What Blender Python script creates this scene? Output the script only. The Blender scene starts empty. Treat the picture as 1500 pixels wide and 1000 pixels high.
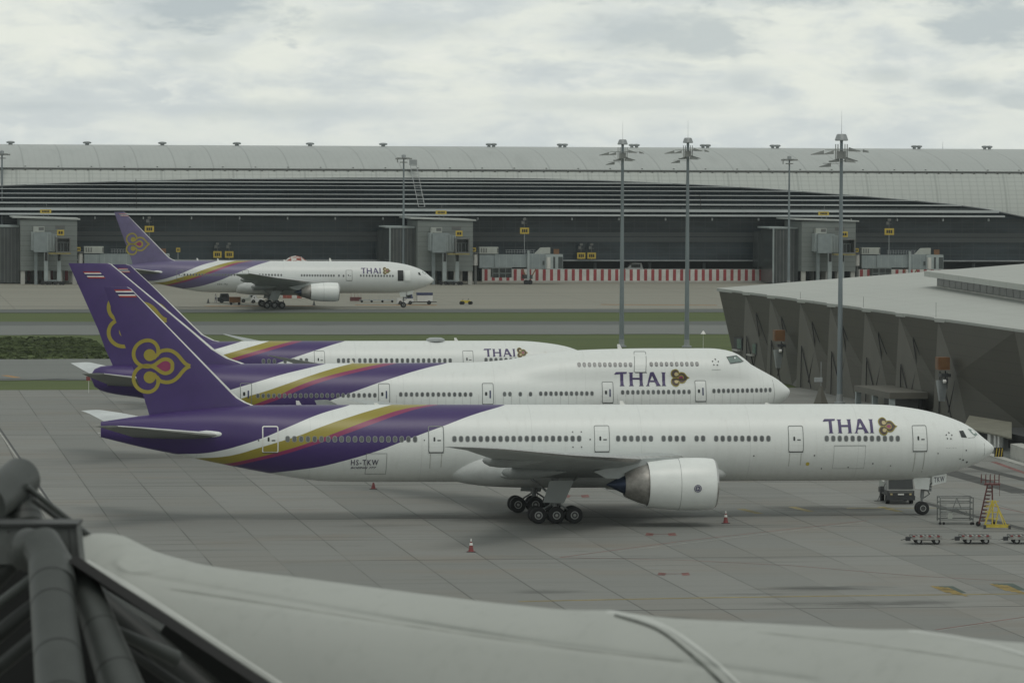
import bpy, bmesh, math, random
import numpy as np
from mathutils import Vector, Matrix
random.seed(7)
sc = bpy.context.scene
COL = sc.collection
# ------------------------------------------------------------------ camera
FP, HZ, HC, RO = 6500.0, 237.0, 28.7, 0.0044      # focal length in px of the 1500 px photo, horizon row, eye height, roll
TH = math.radians(8.4)                            # heading of the stands
CT, ST = math.cos(TH), math.sin(TH)
AL = math.atan((500 - HZ) / FP)
cam = bpy.data.cameras.new('camera'); camo = bpy.data.objects.new('camera', cam); COL.objects.link(camo)
cam.sensor_width = 36; cam.lens = 36 * FP / 1500; cam.clip_start = 0.5; cam.clip_end = 20000
camo.matrix_world = Matrix.Translation((0, 0, HC)) @ Matrix.Rotation(math.pi / 2 - AL, 4, 'X') @ Matrix.Rotation(RO, 4, 'Z')
cam.dof.use_dof = True; cam.dof.focus_distance = 420; cam.dof.aperture_fstop = 3.8
sc.camera = camo
# ------------------------------------------------------------------ sky and sun
SUN_EL, SUN_AZ = math.radians(62), math.radians(160)      # azimuth clockwise from +Y
w = bpy.data.worlds.new('World'); sc.world = w; w.use_nodes = True
nt = w.node_tree; nt.nodes.clear()
def N(t, k, **kw):
    n = t.nodes.new(k)
    for a, b in kw.items(): setattr(n, a, b)
    return n
def M(t, op, a, b=None, c=None, clamp=False):
    n = t.nodes.new('ShaderNodeMath'); n.operation = op; n.use_clamp = clamp
    for i, x in enumerate((a, b, c)):
        if x is None: continue
        if isinstance(x, (int, float)): n.inputs[i].default_value = x
        else: t.links.new(x, n.inputs[i])
    return n.outputs[0]
def MIX(t, f, a, b):
    n = t.nodes.new('ShaderNodeMix'); n.data_type = 'RGBA'
    for i, x in ((0, f), (6, a), (7, b)):
        if isinstance(x, (int, float)): n.inputs[i].default_value = x
        elif isinstance(x, tuple): n.inputs[i].default_value = (*x, 1)
        else: t.links.new(x, n.inputs[i])
    return n.outputs[2]
def RAMP(t, f, lo, hi):
    n = t.nodes.new('ShaderNodeMapRange'); n.interpolation_type = 'SMOOTHSTEP'; n.inputs[1].default_value = lo; n.inputs[2].default_value = hi
    t.links.new(f, n.inputs[0]); return n.outputs[0]
def NOISE(t, vec, scale, det=4, rough=.5, dist=0.0):
    n = t.nodes.new('ShaderNodeTexNoise'); n.inputs['Scale'].default_value = scale; n.inputs['Detail'].default_value = det
    n.inputs['Roughness'].default_value = rough; n.inputs['Distortion'].default_value = dist
    t.links.new(vec, n.inputs['Vector']); return n.outputs['Fac']
def MAP(t, vec, scale=(1, 1, 1), loc=(0, 0, 0), rot=(0, 0, 0)):
    n = t.nodes.new('ShaderNodeMapping'); n.inputs['Scale'].default_value = scale; n.inputs['Location'].default_value = loc
    n.inputs['Rotation'].default_value = rot; t.links.new(vec, n.inputs['Vector']); return n.outputs[0]
sky = N(nt, 'ShaderNodeTexSky', sky_type='NISHITA', sun_disc=False, sun_elevation=SUN_EL, sun_rotation=SUN_AZ)
sky.air_density = 1.2; sky.dust_density = 3.0
tc = N(nt, 'ShaderNodeTexCoord'); d = tc.outputs['Generated']
sx = N(nt, 'ShaderNodeSeparateXYZ'); nt.links.new(d, sx.inputs[0])
n1 = NOISE(nt, MAP(nt, d, (24, 4, 80), (3.1, 0, 1.3)), 1.0, 9, .56, .4)
n2 = NOISE(nt, MAP(nt, d, (75, 4, 210), (7, 0, 2)), 1.0, 9, .58, .3)
n3 = NOISE(nt, MAP(nt, d, (190, 4, 560), (1, 0, 5)), 1.0, 8, .6, .4)
# sheet of cloud: creamy and pale blue grey
CREAM, PALE, GREY = (7.1, 7.4, 6.75), (5.9, 6.35, 6.25), (4.3, 4.85, 5.0)
c = MIX(nt, RAMP(nt, n1, .4, .62), CREAM, PALE)
c = MIX(nt, M(nt, 'MULTIPLY', RAMP(nt, M(nt, 'MULTIPLY', n1, n2), .22, .4), .6), c, (4.9, 5.4, 5.55))
c = MIX(nt, M(nt, 'MULTIPLY', RAMP(nt, n2, .5, .3), .5), c, (7.7, 7.85, 7.2))
c = MIX(nt, M(nt, 'MULTIPLY', RAMP(nt, n3, .5, .75), .12), c, (5.2, 5.6, 5.6))
c = MIX(nt, M(nt, 'MULTIPLY', RAMP(nt, sx.outputs[2], .02, .002), .4), c, (5.9, 6.35, 6.3))
for (bu, bv, ru, rv, am) in ((285, 15, 115, 42, .8), (960, 48, 120, 34, .6), (1450, 35, 90, 34, .7), (1100, -22, 330, 26, .9), (560, 40, 130, 20, .4), (1400, 125, 50, 16, .5), (1295, 108, 36, 12, .4), (1480, 142, 46, 14, .5), (290, 80, 50, 14, .35), (1090, 118, 36, 18, .3), (620, -20, 160, 25, .6), (60, 160, 130, 14, .35), (400, 165, 180, 14, .3), (900, 152, 150, 12, .3)):
    ax, el = (bu - 750) / FP, (HZ - bv) / FP
    X = M(nt, 'DIVIDE', M(nt, 'SUBTRACT', sx.outputs[0], ax), ru / FP); Z = M(nt, 'DIVIDE', M(nt, 'SUBTRACT', sx.outputs[2], el), rv / FP)
    r = M(nt, 'SQRT', M(nt, 'ADD', M(nt, 'MULTIPLY', X, X), M(nt, 'MULTIPLY', Z, Z)))
    r = M(nt, 'ADD', r, M(nt, 'MULTIPLY', M(nt, 'SUBTRACT', n2, .5), 2.6)); r = M(nt, 'ADD', r, M(nt, 'MULTIPLY', M(nt, 'SUBTRACT', n1, .5), 3.0))
    r = M(nt, 'ADD', r, M(nt, 'MULTIPLY', M(nt, 'SUBTRACT', n3, .5), .9))
    m_ = RAMP(nt, r, 1.45, .25); m_ = M(nt, 'MULTIPLY', m_, M(nt, 'GREATER_THAN', sx.outputs[1], 0))
    c = MIX(nt, M(nt, 'MULTIPLY', m_, min(1, am * 1.3)), c, GREY)
c = MIX(nt, .92, sky.outputs[0], c)
# overhead sky, out of view, is dimmed to light the scene less
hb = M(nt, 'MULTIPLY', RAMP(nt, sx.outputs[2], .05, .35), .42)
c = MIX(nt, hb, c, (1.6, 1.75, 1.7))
# below the horizon the world is dull
c = MIX(nt, RAMP(nt, sx.outputs[2], -.002, -.02), c, (1.6, 1.7, 1.55))
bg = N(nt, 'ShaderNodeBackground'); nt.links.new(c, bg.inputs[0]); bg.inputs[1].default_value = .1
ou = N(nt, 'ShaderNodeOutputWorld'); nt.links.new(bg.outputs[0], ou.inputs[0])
sl = bpy.data.lights.new('sun', 'SUN'); sl.energy = .6; sl.angle = math.radians(25); sl.color = (1, .97, .9)
so = bpy.data.objects.new('sun', sl); COL.objects.link(so)
so.rotation_euler = (math.pi / 2 - SUN_EL, 0, -SUN_AZ + math.pi) ; so.location = (0, 0, 200)
sv = sc.view_settings; sv.view_transform = 'Standard'; sv.look = 'None'; sv.exposure = 0.24; sv.gamma = 1
# ------------------------------------------------------------------ pixel rays -> world planes (measuring only)
def ray(u, v):
    a = (u - 750) / FP; b = (v - 500) / FP
    a, b = a * math.cos(RO) + b * math.sin(RO), -(-a * math.sin(RO) + b * math.cos(RO))
    return Vector((a, math.cos(AL) + b * math.sin(AL), -math.sin(AL) + b * math.cos(AL)))
def G(u, v, z=0.0):
    d = ray(u, v); t = (z - HC) / d.z; return Vector((t * d.x, t * d.y, z))
def P(u, v, Y):
    d = ray(u, v); t = Y / d.y; return Vector((t * d.x, Y, HC + t * d.z))
def PN(u, v, n):           # hit the vertical plane at depth n of the stands' frame; returns along, z
    d = ray(u, v); t = n / (-d.x * ST + d.y * CT); p = d * t
    return p.x * CT + p.y * ST, HC + p.z
def frame(p): return p.x * CT + p.y * ST, -p.x * ST + p.y * CT
# ------------------------------------------------------------------ materials
MATS = {}
def pm(name, col, rough=.6, metal=0.0, var=.1, scale=.6, stretch=(1, 1, 1), spec=.5):
    if name in MATS: return MATS[name]
    m = bpy.data.materials.new(name); m.use_nodes = True; t = m.node_tree; b = t.nodes['Principled BSDF']
    tcn = N(t, 'ShaderNodeTexCoord'); o = tcn.outputs['Object']
    f = NOISE(t, MAP(t, o, stretch), scale, 5, .6)
    lo = tuple(max(0, x * (1 - var)) for x in col); hi = tuple(min(1, x * (1 + var)) for x in col)
    t.links.new(MIX(t, RAMP(t, f, .3, .7), lo, hi), b.inputs['Base Color'])
    b.inputs['Roughness'].default_value = rough; b.inputs['Metallic'].default_value = metal
    b.inputs['Specular IOR Level'].default_value = spec
    MATS[name] = m; return m
WHITE = (.76, .785, .765); PURPLE = (.05, .026, .13); GOLD = (.3, .25, .035); MAGENTA = (.24, .03, .1)
m_white = pm('white_paint', WHITE, .35, var=.04); m_grey = pm('wing_grey', (.36, .385, .38), .45, var=.07)
m_purple = pm('purple_paint', PURPLE, .35, var=.08); m_gold = pm('gold_paint', GOLD, .4, var=.05); m_mag = pm('magenta_paint', MAGENTA, .4)
m_metal = pm('bare_metal', (.5, .5, .49), .35, .9, .12, 2); m_darkmetal = pm('hot_metal', (.2, .18, .165), .4, .8, .2, 3)
m_blue = pm('burnt_blue', (.035, .05, .09), .4, .6); m_black = pm('black_part', (.012, .012, .012), .6)
m_tyre = pm('tyre_rubber', (.013, .013, .014), .75, var=.3, scale=3); m_rim = pm('rim_paint', (.38, .39, .38), .45)
m_rimdark = pm('rim_dark', (.06, .06, .06), .5)
m_pane = pm('cabin_pane', (.105, .115, .115), .18, var=.25, scale=.5); m_seam = pm('seam_line', (.2, .215, .21), .6); m_seamdark = pm('seam_dark', (.07, .075, .075), .6)
m_paneedge = pm('pane_surround', (.26, .27, .27), .4)
m_cock = pm('cockpit_glass', (.03, .034, .034), .12); m_cockpale = pm('cockpit_glass_pale', (.2, .26, .24), .1)
m_gear = pm('gear_paint', (.19, .2, .2), .5, var=.2, scale=3); m_ink = pm('ink', (.03, .02, .06), .5)
m_logodark = pm('logo_brown', (.06, .04, .03), .5); m_cream = pm('logo_cream', (.5, .42, .22), .5)
m_red = pm('red_paint', (.33, .03, .03), .55); m_redfade = pm('faded_red', (.2, .04, .04), .6, var=.3); m_flagwhite = pm('flag_white', (.75, .75, .72), .4); m_flagblue = pm('flag_blue', (.02, .02, .09), .4)
m_yellow = pm('yellow_paint', (.5, .4, .05), .55, var=.12, scale=2); m_sign = pm('sign_yellow', (.46, .34, .045), .5, var=.15, scale=.8); m_orange = pm('orange_paint', (.17, .08, .032), .6, var=.2)
m_steel = pm('galvanised', (.3, .32, .325), .5, .2, .15, .4); m_mast = pm('mast_steel', (.2, .235, .25), .5, .3, .2, .15, (1, 1, .4)); m_lamp = pm('lamp_housing', (.24, .25, .24), .5)
m_conc = pm('pale_concrete', (.4, .4, .37), .8, var=.12)
m_vehwhite = pm('vehicle_white', (.6, .61, .6), .4); m_vehblue = pm('vehicle_blue', (.04, .05, .12), .5); m_vehdark = pm('vehicle_dark', (.04, .042, .045), .5, var=.3, scale=2)
# ------------------------------------------------------------------ mesh helpers
class MB:
    def __init__(s): s.v = []; s.f = []; s.m = []
    def add(s, vs, fs, mi=0):
        k = len(s.v); s.v += [tuple(x) for x in vs]
        for f in fs: s.f.append([k + i for i in f]); s.m.append(mi)
        return s
    def box(s, c, d, rz=0, mi=0, M_=None):
        c = Vector(c); h = [x / 2 for x in d]; R = Matrix.Rotation(rz, 3, 'Z') if M_ is None else M_
        vs = [c + R @ Vector((x * h[0], y * h[1], z * h[2])) for x in (-1, 1) for y in (-1, 1) for z in (-1, 1)]
        return s.add(vs, [(0, 1, 3, 2), (4, 6, 7, 5), (0, 4, 5, 1), (2, 3, 7, 6), (0, 2, 6, 4), (1, 5, 7, 3)], mi)
    def bb(s, a, b, mi=0):
        return s.box([(a[i] + b[i]) / 2 for i in range(3)], [abs(b[i] - a[i]) for i in range(3)], mi=mi)
    def tube(s, p0, p1, r0, r1=None, n=10, mi=0, caps=True):
        p0, p1 = Vector(p0), Vector(p1); r1 = r0 if r1 is None else r1
        d = (p1 - p0).normalized(); a = d.orthogonal().normalized(); b = d.cross(a)
        vs = []
        for p, r in ((p0, r0), (p1, r1)):
            for i in range(n):
                t = 2 * math.pi * i / n; vs.append(p + (a * math.cos(t) + b * math.sin(t)) * r)
        fs = [(i, (i + 1) % n, n + (i + 1) % n, n + i) for i in range(n)]
        if caps: fs += [tuple(range(n))[::-1], tuple(range(n, 2 * n))]
        return s.add(vs, fs, mi)
    def bar(s, p0, p1, wd, mi=0): return s.tube(p0, p1, wd * .7, n=4, mi=mi)
    def loft(s, rings, close=True, caps=True, mi=0):
        n = len(rings[0]); vs = [p for r in rings for p in r]; fs = []
        for k in range(len(rings) - 1):
            for i in range(n if close else n - 1):
                j = (i + 1) % n; fs.append((k * n + i, k * n + j, (k + 1) * n + j, (k + 1) * n + i))
        if caps: fs += [tuple(range(n))[::-1], tuple(range((len(rings) - 1) * n, len(rings) * n))]
        return s.add(vs, fs, mi)
    def lathe(s, prof, o, ax='X', n=32, mi=0, caps=False):
        rings = []
        for (x, r) in prof:
            ring = []
            for i in range(n):
                t = 2 * math.pi * i / n; c_, s_ = math.cos(t) * r, math.sin(t) * r
                q = {'X': (x, c_, s_), 'Y': (c_, x, s_), 'Z': (c_, s_, x)}[ax]
                ring.append((o[0] + q[0], o[1] + q[1], o[2] + q[2]))
            rings.append(ring)
        return s.loft(rings, True, caps, mi)
    def build(s, name, mats, parent=None, smooth=False, loc=None, rz=None):
        me = bpy.data.meshes.new(name); me.from_pydata(s.v, [], s.f)
        if not isinstance(mats, (list, tuple)): mats = [mats]
        for m in mats: me.materials.append(m)
        me.polygons.foreach_set('material_index', s.m)
        bm = bmesh.new(); bm.from_mesh(me); bmesh.ops.recalc_face_normals(bm, faces=bm.faces); bm.to_mesh(me); bm.free()
        if smooth:
            me.shade_smooth()
            me.set_sharp_from_angle(angle=math.radians(40))
        me.update(); o = bpy.data.objects.new(name, me); COL.objects.link(o)
        if parent: o.parent = parent
        if loc is not None: o.location = loc
        if rz is not None: o.rotation_euler.z = rz
        return o
def tag(o, label=None, cat=None, group=None, kind=None):
    for k, x in (('label', label), ('category', cat), ('group', group), ('kind', kind)):
        if x: o[k] = x
    return o
def empty(name, loc, rz=0, label=None, cat=None, group=None, kind=None):
    o = bpy.data.objects.new(name, None); COL.objects.link(o); o.location = loc; o.rotation_euler.z = rz; o.empty_display_size = .5
    return tag(o, label, cat, group, kind)
def copy_tree(o, parent=None):
    c = o.copy(); COL.objects.link(c); c.parent = parent
    for ch in list(o.children): copy_tree(ch, c)
    return c
def pchip(xs, ys):
    xs = np.array(xs, float); ys = np.array(ys, float); h = np.diff(xs); dl = np.diff(ys) / h; m = np.zeros(len(xs))
    m[0], m[-1] = dl[0], dl[-1]
    for i in range(1, len(xs) - 1):
        if dl[i - 1] * dl[i] > 0:
            w1, w2 = 2 * h[i] + h[i - 1], h[i] + 2 * h[i - 1]; m[i] = (w1 + w2) / (w1 / dl[i - 1] + w2 / dl[i])
    def f(x):
        x = min(max(x, xs[0]), xs[-1]); i = min(max(int(np.searchsorted(xs, x)) - 1, 0), len(h) - 1); t = (x - xs[i]) / h[i]
        return float((2*t**3-3*t*t+1)*ys[i] + (t**3-2*t*t+t)*h[i]*m[i] + (-2*t**3+3*t*t)*ys[i+1] + (t**3-t*t)*h[i]*m[i+1])
    return f
# ------------------------------------------------------------------ GROUND
def structure(mb, name, mat, **k): return tag(mb.build(name, mat, **k), kind='structure')
def sheet_mat(name, col, fn=None, rough=.85):
    m = bpy.data.materials.new(name); m.use_nodes = True; t = m.node_tree; b = t.nodes['Principled BSDF']; b.inputs['Roughness'].default_value = rough
    b.inputs['Specular IOR Level'].default_value = .3
    o = N(t, 'ShaderNodeTexCoord').outputs['Object']; c = col
    if fn: c = fn(t, o, b)
    t.links.new(c, b.inputs['Base Color']); return m
# stand frame ground: sheets live in an object rotated by TH so that x runs along the stands
a0, _ = frame(G(343, 759)); a4, _ = frame(G(705, 756)); SP = (a4 - a0) / 4
_, nA = frame(G(450, 711)); _, nB = frame(G(450, 760)); _, nC = frame(G(450, 822)); SN = (nA - nC) / 2
def lines(t, x, period, phase, wd, soft=.6):
    q = M(t, 'FRACT', M(t, 'DIVIDE', M(t, 'SUBTRACT', x, phase), period)); q = M(t, 'ABSOLUTE', M(t, 'SUBTRACT', q, .5))
    return RAMP(t, q, .5 - wd * (1 + soft) / period / 2, .5 - wd * (1 - soft) / period / 2)
def f_apron(t, o, b):
    sp = N(t, 'ShaderNodeSeparateXYZ'); t.links.new(o, sp.inputs[0]); x, y = sp.outputs[0], sp.outputs[1]
    cx = M(t, 'FLOOR', M(t, 'DIVIDE', M(t, 'SUBTRACT', x, a0), SP)); cy = M(t, 'FLOOR', M(t, 'DIVIDE', M(t, 'SUBTRACT', y, nB), SN / 5))
    cy2 = M(t, 'FLOOR', M(t, 'DIVIDE', M(t, 'SUBTRACT', y, nB), SN))
    cb = N(t, 'ShaderNodeCombineXYZ'); t.links.new(cx, cb.inputs[0]); t.links.new(cy, cb.inputs[1])
    cb2 = N(t, 'ShaderNodeCombineXYZ'); t.links.new(cx, cb2.inputs[0]); t.links.new(cy2, cb2.inputs[1])
    wn = N(t, 'ShaderNodeTexWhiteNoise', noise_dimensions='2D'); t.links.new(cb.outputs[0], wn.inputs[0])
    wn2 = N(t, 'ShaderNodeTexWhiteNoise', noise_dimensions='2D'); t.links.new(cb2.outputs[0], wn2.inputs[0])
    c = MIX(t, wn2.outputs[0], (.2, .205, .192), (.25, .252, .236))
    c = MIX(t, M(t, 'MULTIPLY', RAMP(t, wn.outputs[0], .6, 1.0), .3), c, (.225, .21, .18))
    c = MIX(t, M(t, 'MULTIPLY', RAMP(t, NOISE(t, MAP(t, o, (.06, .1, 1)), 1, 4), .52, .72), .5), c, (.22, .19, .155))
    c = MIX(t, M(t, 'MULTIPLY', RAMP(t, NOISE(t, MAP(t, o, (.035, .4, 1)), 1, 6, .65), .5, .8), .55), c, (.12, .125, .115))
    c = MIX(t, M(t, 'MULTIPLY', RAMP(t, NOISE(t, MAP(t, o, (.09, 1.6, 1)), 1, 5, .6), .55, .8), .45), c, (.115, .12, .11))
    c = MIX(t, M(t, 'MULTIPLY', NOISE(t, MAP(t, o, (1.5, 1.5, 1)), 1, 6, .7), .25), c, (.15, .15, .14))
    # oil and rubber patches; blobs below engine and main gear also paint in shadow
    c = MIX(t, M(t, 'MULTIPLY', RAMP(t, NOISE(t, MAP(t, o, (.12, .6, 1), (5, 2, 0)), 1, 5, .6), .62, .78), .75), c, (.07, .07, .065))
    c = MIX(t, M(t, 'MULTIPLY', M(t, 'MULTIPLY', RAMP(t, NOISE(t, MAP(t, o, (.05, .9, 1), (9, 3, 0)), 1, 6, .62), .5, .68), RAMP(t, NOISE(t, MAP(t, o, (.012, .03, 1), (1, 7, 0)), 1, 2), .4, .56)), .65), c, (.08, .082, .076))
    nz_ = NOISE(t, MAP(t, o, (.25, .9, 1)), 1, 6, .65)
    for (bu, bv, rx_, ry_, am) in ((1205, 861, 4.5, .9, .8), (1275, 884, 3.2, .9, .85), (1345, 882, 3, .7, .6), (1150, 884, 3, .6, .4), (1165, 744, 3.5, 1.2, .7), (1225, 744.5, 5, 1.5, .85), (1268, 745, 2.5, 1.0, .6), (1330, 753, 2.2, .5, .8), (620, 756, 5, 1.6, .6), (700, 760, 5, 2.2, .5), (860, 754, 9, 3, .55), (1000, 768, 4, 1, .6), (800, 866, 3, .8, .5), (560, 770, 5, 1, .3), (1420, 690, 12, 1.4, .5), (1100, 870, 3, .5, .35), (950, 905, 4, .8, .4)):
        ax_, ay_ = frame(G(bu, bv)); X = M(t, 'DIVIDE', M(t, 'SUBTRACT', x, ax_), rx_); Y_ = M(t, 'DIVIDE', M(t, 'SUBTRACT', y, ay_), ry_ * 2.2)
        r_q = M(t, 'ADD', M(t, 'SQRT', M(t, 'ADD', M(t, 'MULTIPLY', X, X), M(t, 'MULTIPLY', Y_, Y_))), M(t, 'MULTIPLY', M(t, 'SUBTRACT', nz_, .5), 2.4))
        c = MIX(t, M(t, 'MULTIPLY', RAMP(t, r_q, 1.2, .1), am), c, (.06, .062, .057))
    jl = M(t, 'MULTIPLY', lines(t, x, SP, a0, .11), RAMP(t, NOISE(t, o, .05, 3), .25, .6))
    c = MIX(t, M(t, 'MULTIPLY', jl, .68), c, (.05, .052, .048))
    c = MIX(t, M(t, 'MULTIPLY', M(t, 'MULTIPLY', lines(t, y, SN, nB, .4), RAMP(t, NOISE(t, MAP(t, o, (.02, .02, 1), (4, 0, 0)), 1, 3), .3, .5)), .7), c, (.05, .05, .045))
    c = MIX(t, M(t, 'MULTIPLY', lines(t, y, SN / 5, nB, .12), .07), c, (.06, .06, .055))
    return c
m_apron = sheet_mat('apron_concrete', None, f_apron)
def f_tar(t, o, b):
    c = MIX(t, NOISE(t, MAP(t, o, (.01, .12, 1)), 1, 5), (.15, .16, .15), (.2, .21, .195))
    c = MIX(t, M(t, 'MULTIPLY', RAMP(t, NOISE(t, MAP(t, o, (.02, .35, 1)), 1, 5), .5, .75), .45), c, (.1, .108, .102))
    return MIX(t, M(t, 'MULTIPLY', NOISE(t, o, .8, 4), .2), c, (.1, .1, .1))
m_tar = sheet_mat('taxiway_asphalt', None, f_tar)
def f_sh(t, o, b): return MIX(t, NOISE(t, MAP(t, o, (.02, .3, 1)), 1, 5), (.08, .088, .085), (.125, .135, .125))
m_sh = sheet_mat('shoulder_asphalt', None, f_sh)
def f_far(t, o, b):
    c = MIX(t, NOISE(t, MAP(t, o, (.006, .06, 1)), 1, 6, .6), (.215, .21, .175), (.28, .27, .225))
    c = MIX(t, M(t, 'MULTIPLY', RAMP(t, NOISE(t, MAP(t, o, (.012, .16, 1)), 1, 5), .5, .75), .6), c, (.15, .148, .128))
    sp = N(t, 'ShaderNodeSeparateXYZ'); t.links.new(o, sp.inputs[0])
    c = MIX(t, M(t, 'MULTIPLY', lines(t, sp.outputs[1], 37, 0, .8), .5), c, (.12, .115, .1))
    c = MIX(t, M(t, 'MULTIPLY', lines(t, sp.outputs[0], 30, 0, .3), .4), c, (.12, .115, .1)); return c
m_far = sheet_mat('far_apron_concrete', None, f_far)
def f_grass(t, o, b):
    c = MIX(t, NOISE(t, MAP(t, o, (.03, .12, 1)), 1, 6, .6), (.06, .09, .022), (.1, .125, .035))
    c = MIX(t, M(t, 'MULTIPLY', RAMP(t, NOISE(t, MAP(t, o, (.008, .12, 1), (3, 1, 0)), 1, 5), .5, .7), .6), c, (.05, .07, .024))
    return MIX(t, M(t, 'MULTIPLY', RAMP(t, NOISE(t, MAP(t, o, (.25, 1, 1)), 1, 6, .7), .45, .75), .4), c, (.045, .062, .02))
m_grass = sheet_mat('grass_soil', None, f_grass, .95)
n_ap = frame(G(70, 571))[1]; n_t1 = frame(G(400, 554))[1]; n_t0 = frame(G(400, 525))[1]
n_g2 = frame(G(400, 490))[1]; n_u0 = frame(G(700, 476))[1]; n_u1 = frame(G(700, 470.5))[1]; n_g3 = frame(G(700, 457.5))[1]; n_s3 = frame(G(700, 452.5))[1]
nT = frame(G(950, 413))[1]                     # line of the striped barrier in front of the far terminal
def band(name, mat, y0, y1, z, x0=-700, x1=700, ragged=0.0):
    mb = MB(); xs = list(np.arange(x0, x1, 3.0)) + [x1]; jt = lambda: random.uniform(-.7, .7) * ragged
    r0 = [(x, y0 + jt(), z) for x in xs]; r1 = [(x, y1 + jt(), z) for x in xs]; mb.loft([r0, r1], close=False, caps=False); return structure(mb, name, mat, rz=TH)
band('ground', m_grass, -600, 4000, -.06, -3500, 3500)
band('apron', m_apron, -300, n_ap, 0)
band('taxiway', m_tar, n_t1, n_t0, 0, ragged=1); band('taxiway_shoulder', m_sh, n_t1 - 3, n_t1, -.004, ragged=1)
band('taxiway', m_tar, n_g2, n_u0, 0, ragged=1); band('taxiway_shoulder', m_sh, n_u0, n_u1, -.004, ragged=1)
band('apron_shoulder', m_sh, n_g3, n_s3, -.004, ragged=1); band('far_apron', m_far, n_s3, nT + 120, 0)
# tufts on the verges: uncountable grass
def tufts(y0, y1, n, name, label, mat, h=(.15, .45), x=(-330, 330)):
    mb = MB()
    for i in range(n):
        px, py = random.uniform(*x), (y0 + y1) / 2 + max(-1.6, min(1.6, random.gauss(0, .7))) * (y1 - y0) / 2; hh = random.uniform(*h); a = random.uniform(0, 3.14)
        wv = Vector((math.cos(a), math.sin(a), 0)) * random.uniform(.3, .9)
        p = Vector((px, py, -.06)); k = Vector((random.uniform(-.2, .2), random.uniform(-.2, .2), hh))
        mb.add([p - wv, p + wv, p + wv * .6 + k, p - wv * .5 + k], [(0, 1, 2, 3)])
    o = mb.build(name, mat, rz=TH); return tag(o, label, 'grass', kind='stuff')
m_tuft = pm('grass_blades', (.068, .085, .026), .9, var=.3, scale=.05); m_marsh = pm('marsh_grass', (.066, .088, .03), .9, var=.4, scale=.12)
nm0, nm1 = frame(G(70, 519))[1], frame(G(70, 500))[1]
mx0, mx1 = frame(G(-80, 510))[0], frame(G(150, 510))[0]
tufts(nm0, nm1, 7000, 'marsh_vegetation', 'dark rough marsh plants in the hollow of the left verge', m_marsh, (.08, .35), (mx0, mx1))
# painted marks on the ground
def strip(mb, pts, wd, z=.006, mi=0):
    for (a, b) in zip(pts[:-1], pts[1:]):
        a, b = Vector(a), Vector(b); d = (b - a).normalized(); s_ = Vector((-d.y, d.x, 0)) * wd / 2
        mb.add([(*(a - s_)[:2], z), (*(b - s_)[:2], z), (*(b + s_)[:2], z), (*(a + s_)[:2], z)], [(0, 1, 2, 3)], mi)
m_pred = pm('worn_red_line', (.18, .075, .065), .8, var=.35, scale=.8); m_pwhite = pm('worn_white_line', (.36, .36, .33), .8, var=.3, scale=.8)
m_pyel = pm('worn_yellow_line', (.22, .18, .07), .8, var=.3, scale=.5); m_pyb = pm('bright_yellow_mark', (.22, .155, .035), .8, var=.45, scale=1); m_pgreen = pm('dark_green_mark', (.05, .075, .06), .8, var=.3); m_pdark = pm('rubber_smear', (.055, .056, .052), .85, var=.3)
m_porange = pm('orange_mark', (.24, .13, .045), .8, var=.3, scale=.5)
mb = MB()
strip(mb, [G(820, 816), G(1000, 792), G(1270, 762)], .16); strip(mb, [G(820, 816), G(1000, 820), G(1160, 828), G(1340, 843), G(1520, 853)], .14, .007)
strip(mb, [G(1370, 922), G(1530, 899)], .16); strip(mb, [G(1440, 738), G(1530, 757)], .2); strip(mb, [G(1455, 676), G(1530, 703)], .6)
structure(mb, 'red_line', m_pred)
mb = MB(); strip(mb, [G(905, 807), G(1100, 784), G(1265, 764.8)], .1, .009); strip(mb, [G(1375, 923), G(1530, 901)], .08, .009); strip(mb, [G(1230, 758), G(1520, 759)], .1)
p0, p1 = G(-8, 622), G(76, 745); strip(mb, [p0, p1], .13, .006); structure(mb, 'white_line', m_pwhite)
mb = MB(); strip(mb, [G(-4, 622), G(80, 745)], .2, .006); structure(mb, 'drain_slot', m_black)
mb = MB(); strip(mb, [G(760, 880.5), G(1000, 875.5), G(1250, 872), G(1530, 869)], .55); structure(mb, 'stand_line', m_pyel)
mb = MB()
for (u, v) in ((1085, 748), (1160, 745), (1290, 745)):
    strip(mb, [G(u, v - 3), G(u + 28, v + 4)], .7)
strip(mb, [G(1240, 744), G(1372, 743.5)], .4); structure(mb, 'stand_mark', m_pyel)
mb = MB()
for u0, v0 in ((1365, 860), (1452, 857)):
    for k in range(4): strip(mb, [G(u0 + k * 7, v0 - 2 + k * .6), G(u0 + 24 + k * 9, v0 + 8 + k * 1.6)], .24, .012)
structure(mb, 'hatched_mark', m_pyb)
mb = MB()
for u0, v0 in ((1362, 859), (1450, 855)): mb.add([G(u0 + 2, v0 - 1), G(u0 + 34, v0 - 1), G(u0 + 54, v0 + 9), G(u0 + 30, v0 + 9)], [(0, 1, 2, 3)])
o = structure(mb, 'green_mark', m_pgreen); o.location.z = .006
mb = MB()
for (u, v, s_) in ((950, 782, 1), (968, 840, 1.05), (828, 726, .85)):
    strip(mb, [G(u, v), G(u + 36 * s_, v)], .22, .01)
    for e, q in ((u, 1), (u + 36 * s_, -1)): mb.add([G(e - 3 * q, v - 2), G(e + 8 * q, v - 1), G(e + 6 * q, v + 2.5), G(e - 5 * q, v + 2)], [(0, 1, 2, 3)])
o = structure(mb, 'bracket_mark', m_pred); 
for vtx in o.data.vertices: vtx.co.z = .011
mb = MB(); strip(mb, [G(300, 448.5), G(460, 448)], 4); strip(mb, [G(520, 446.5), G(640, 447)], 4); strip(mb, [G(880, 446), G(1050, 447)], 4); structure(mb, 'faded_orange_line', m_porange)
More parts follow.
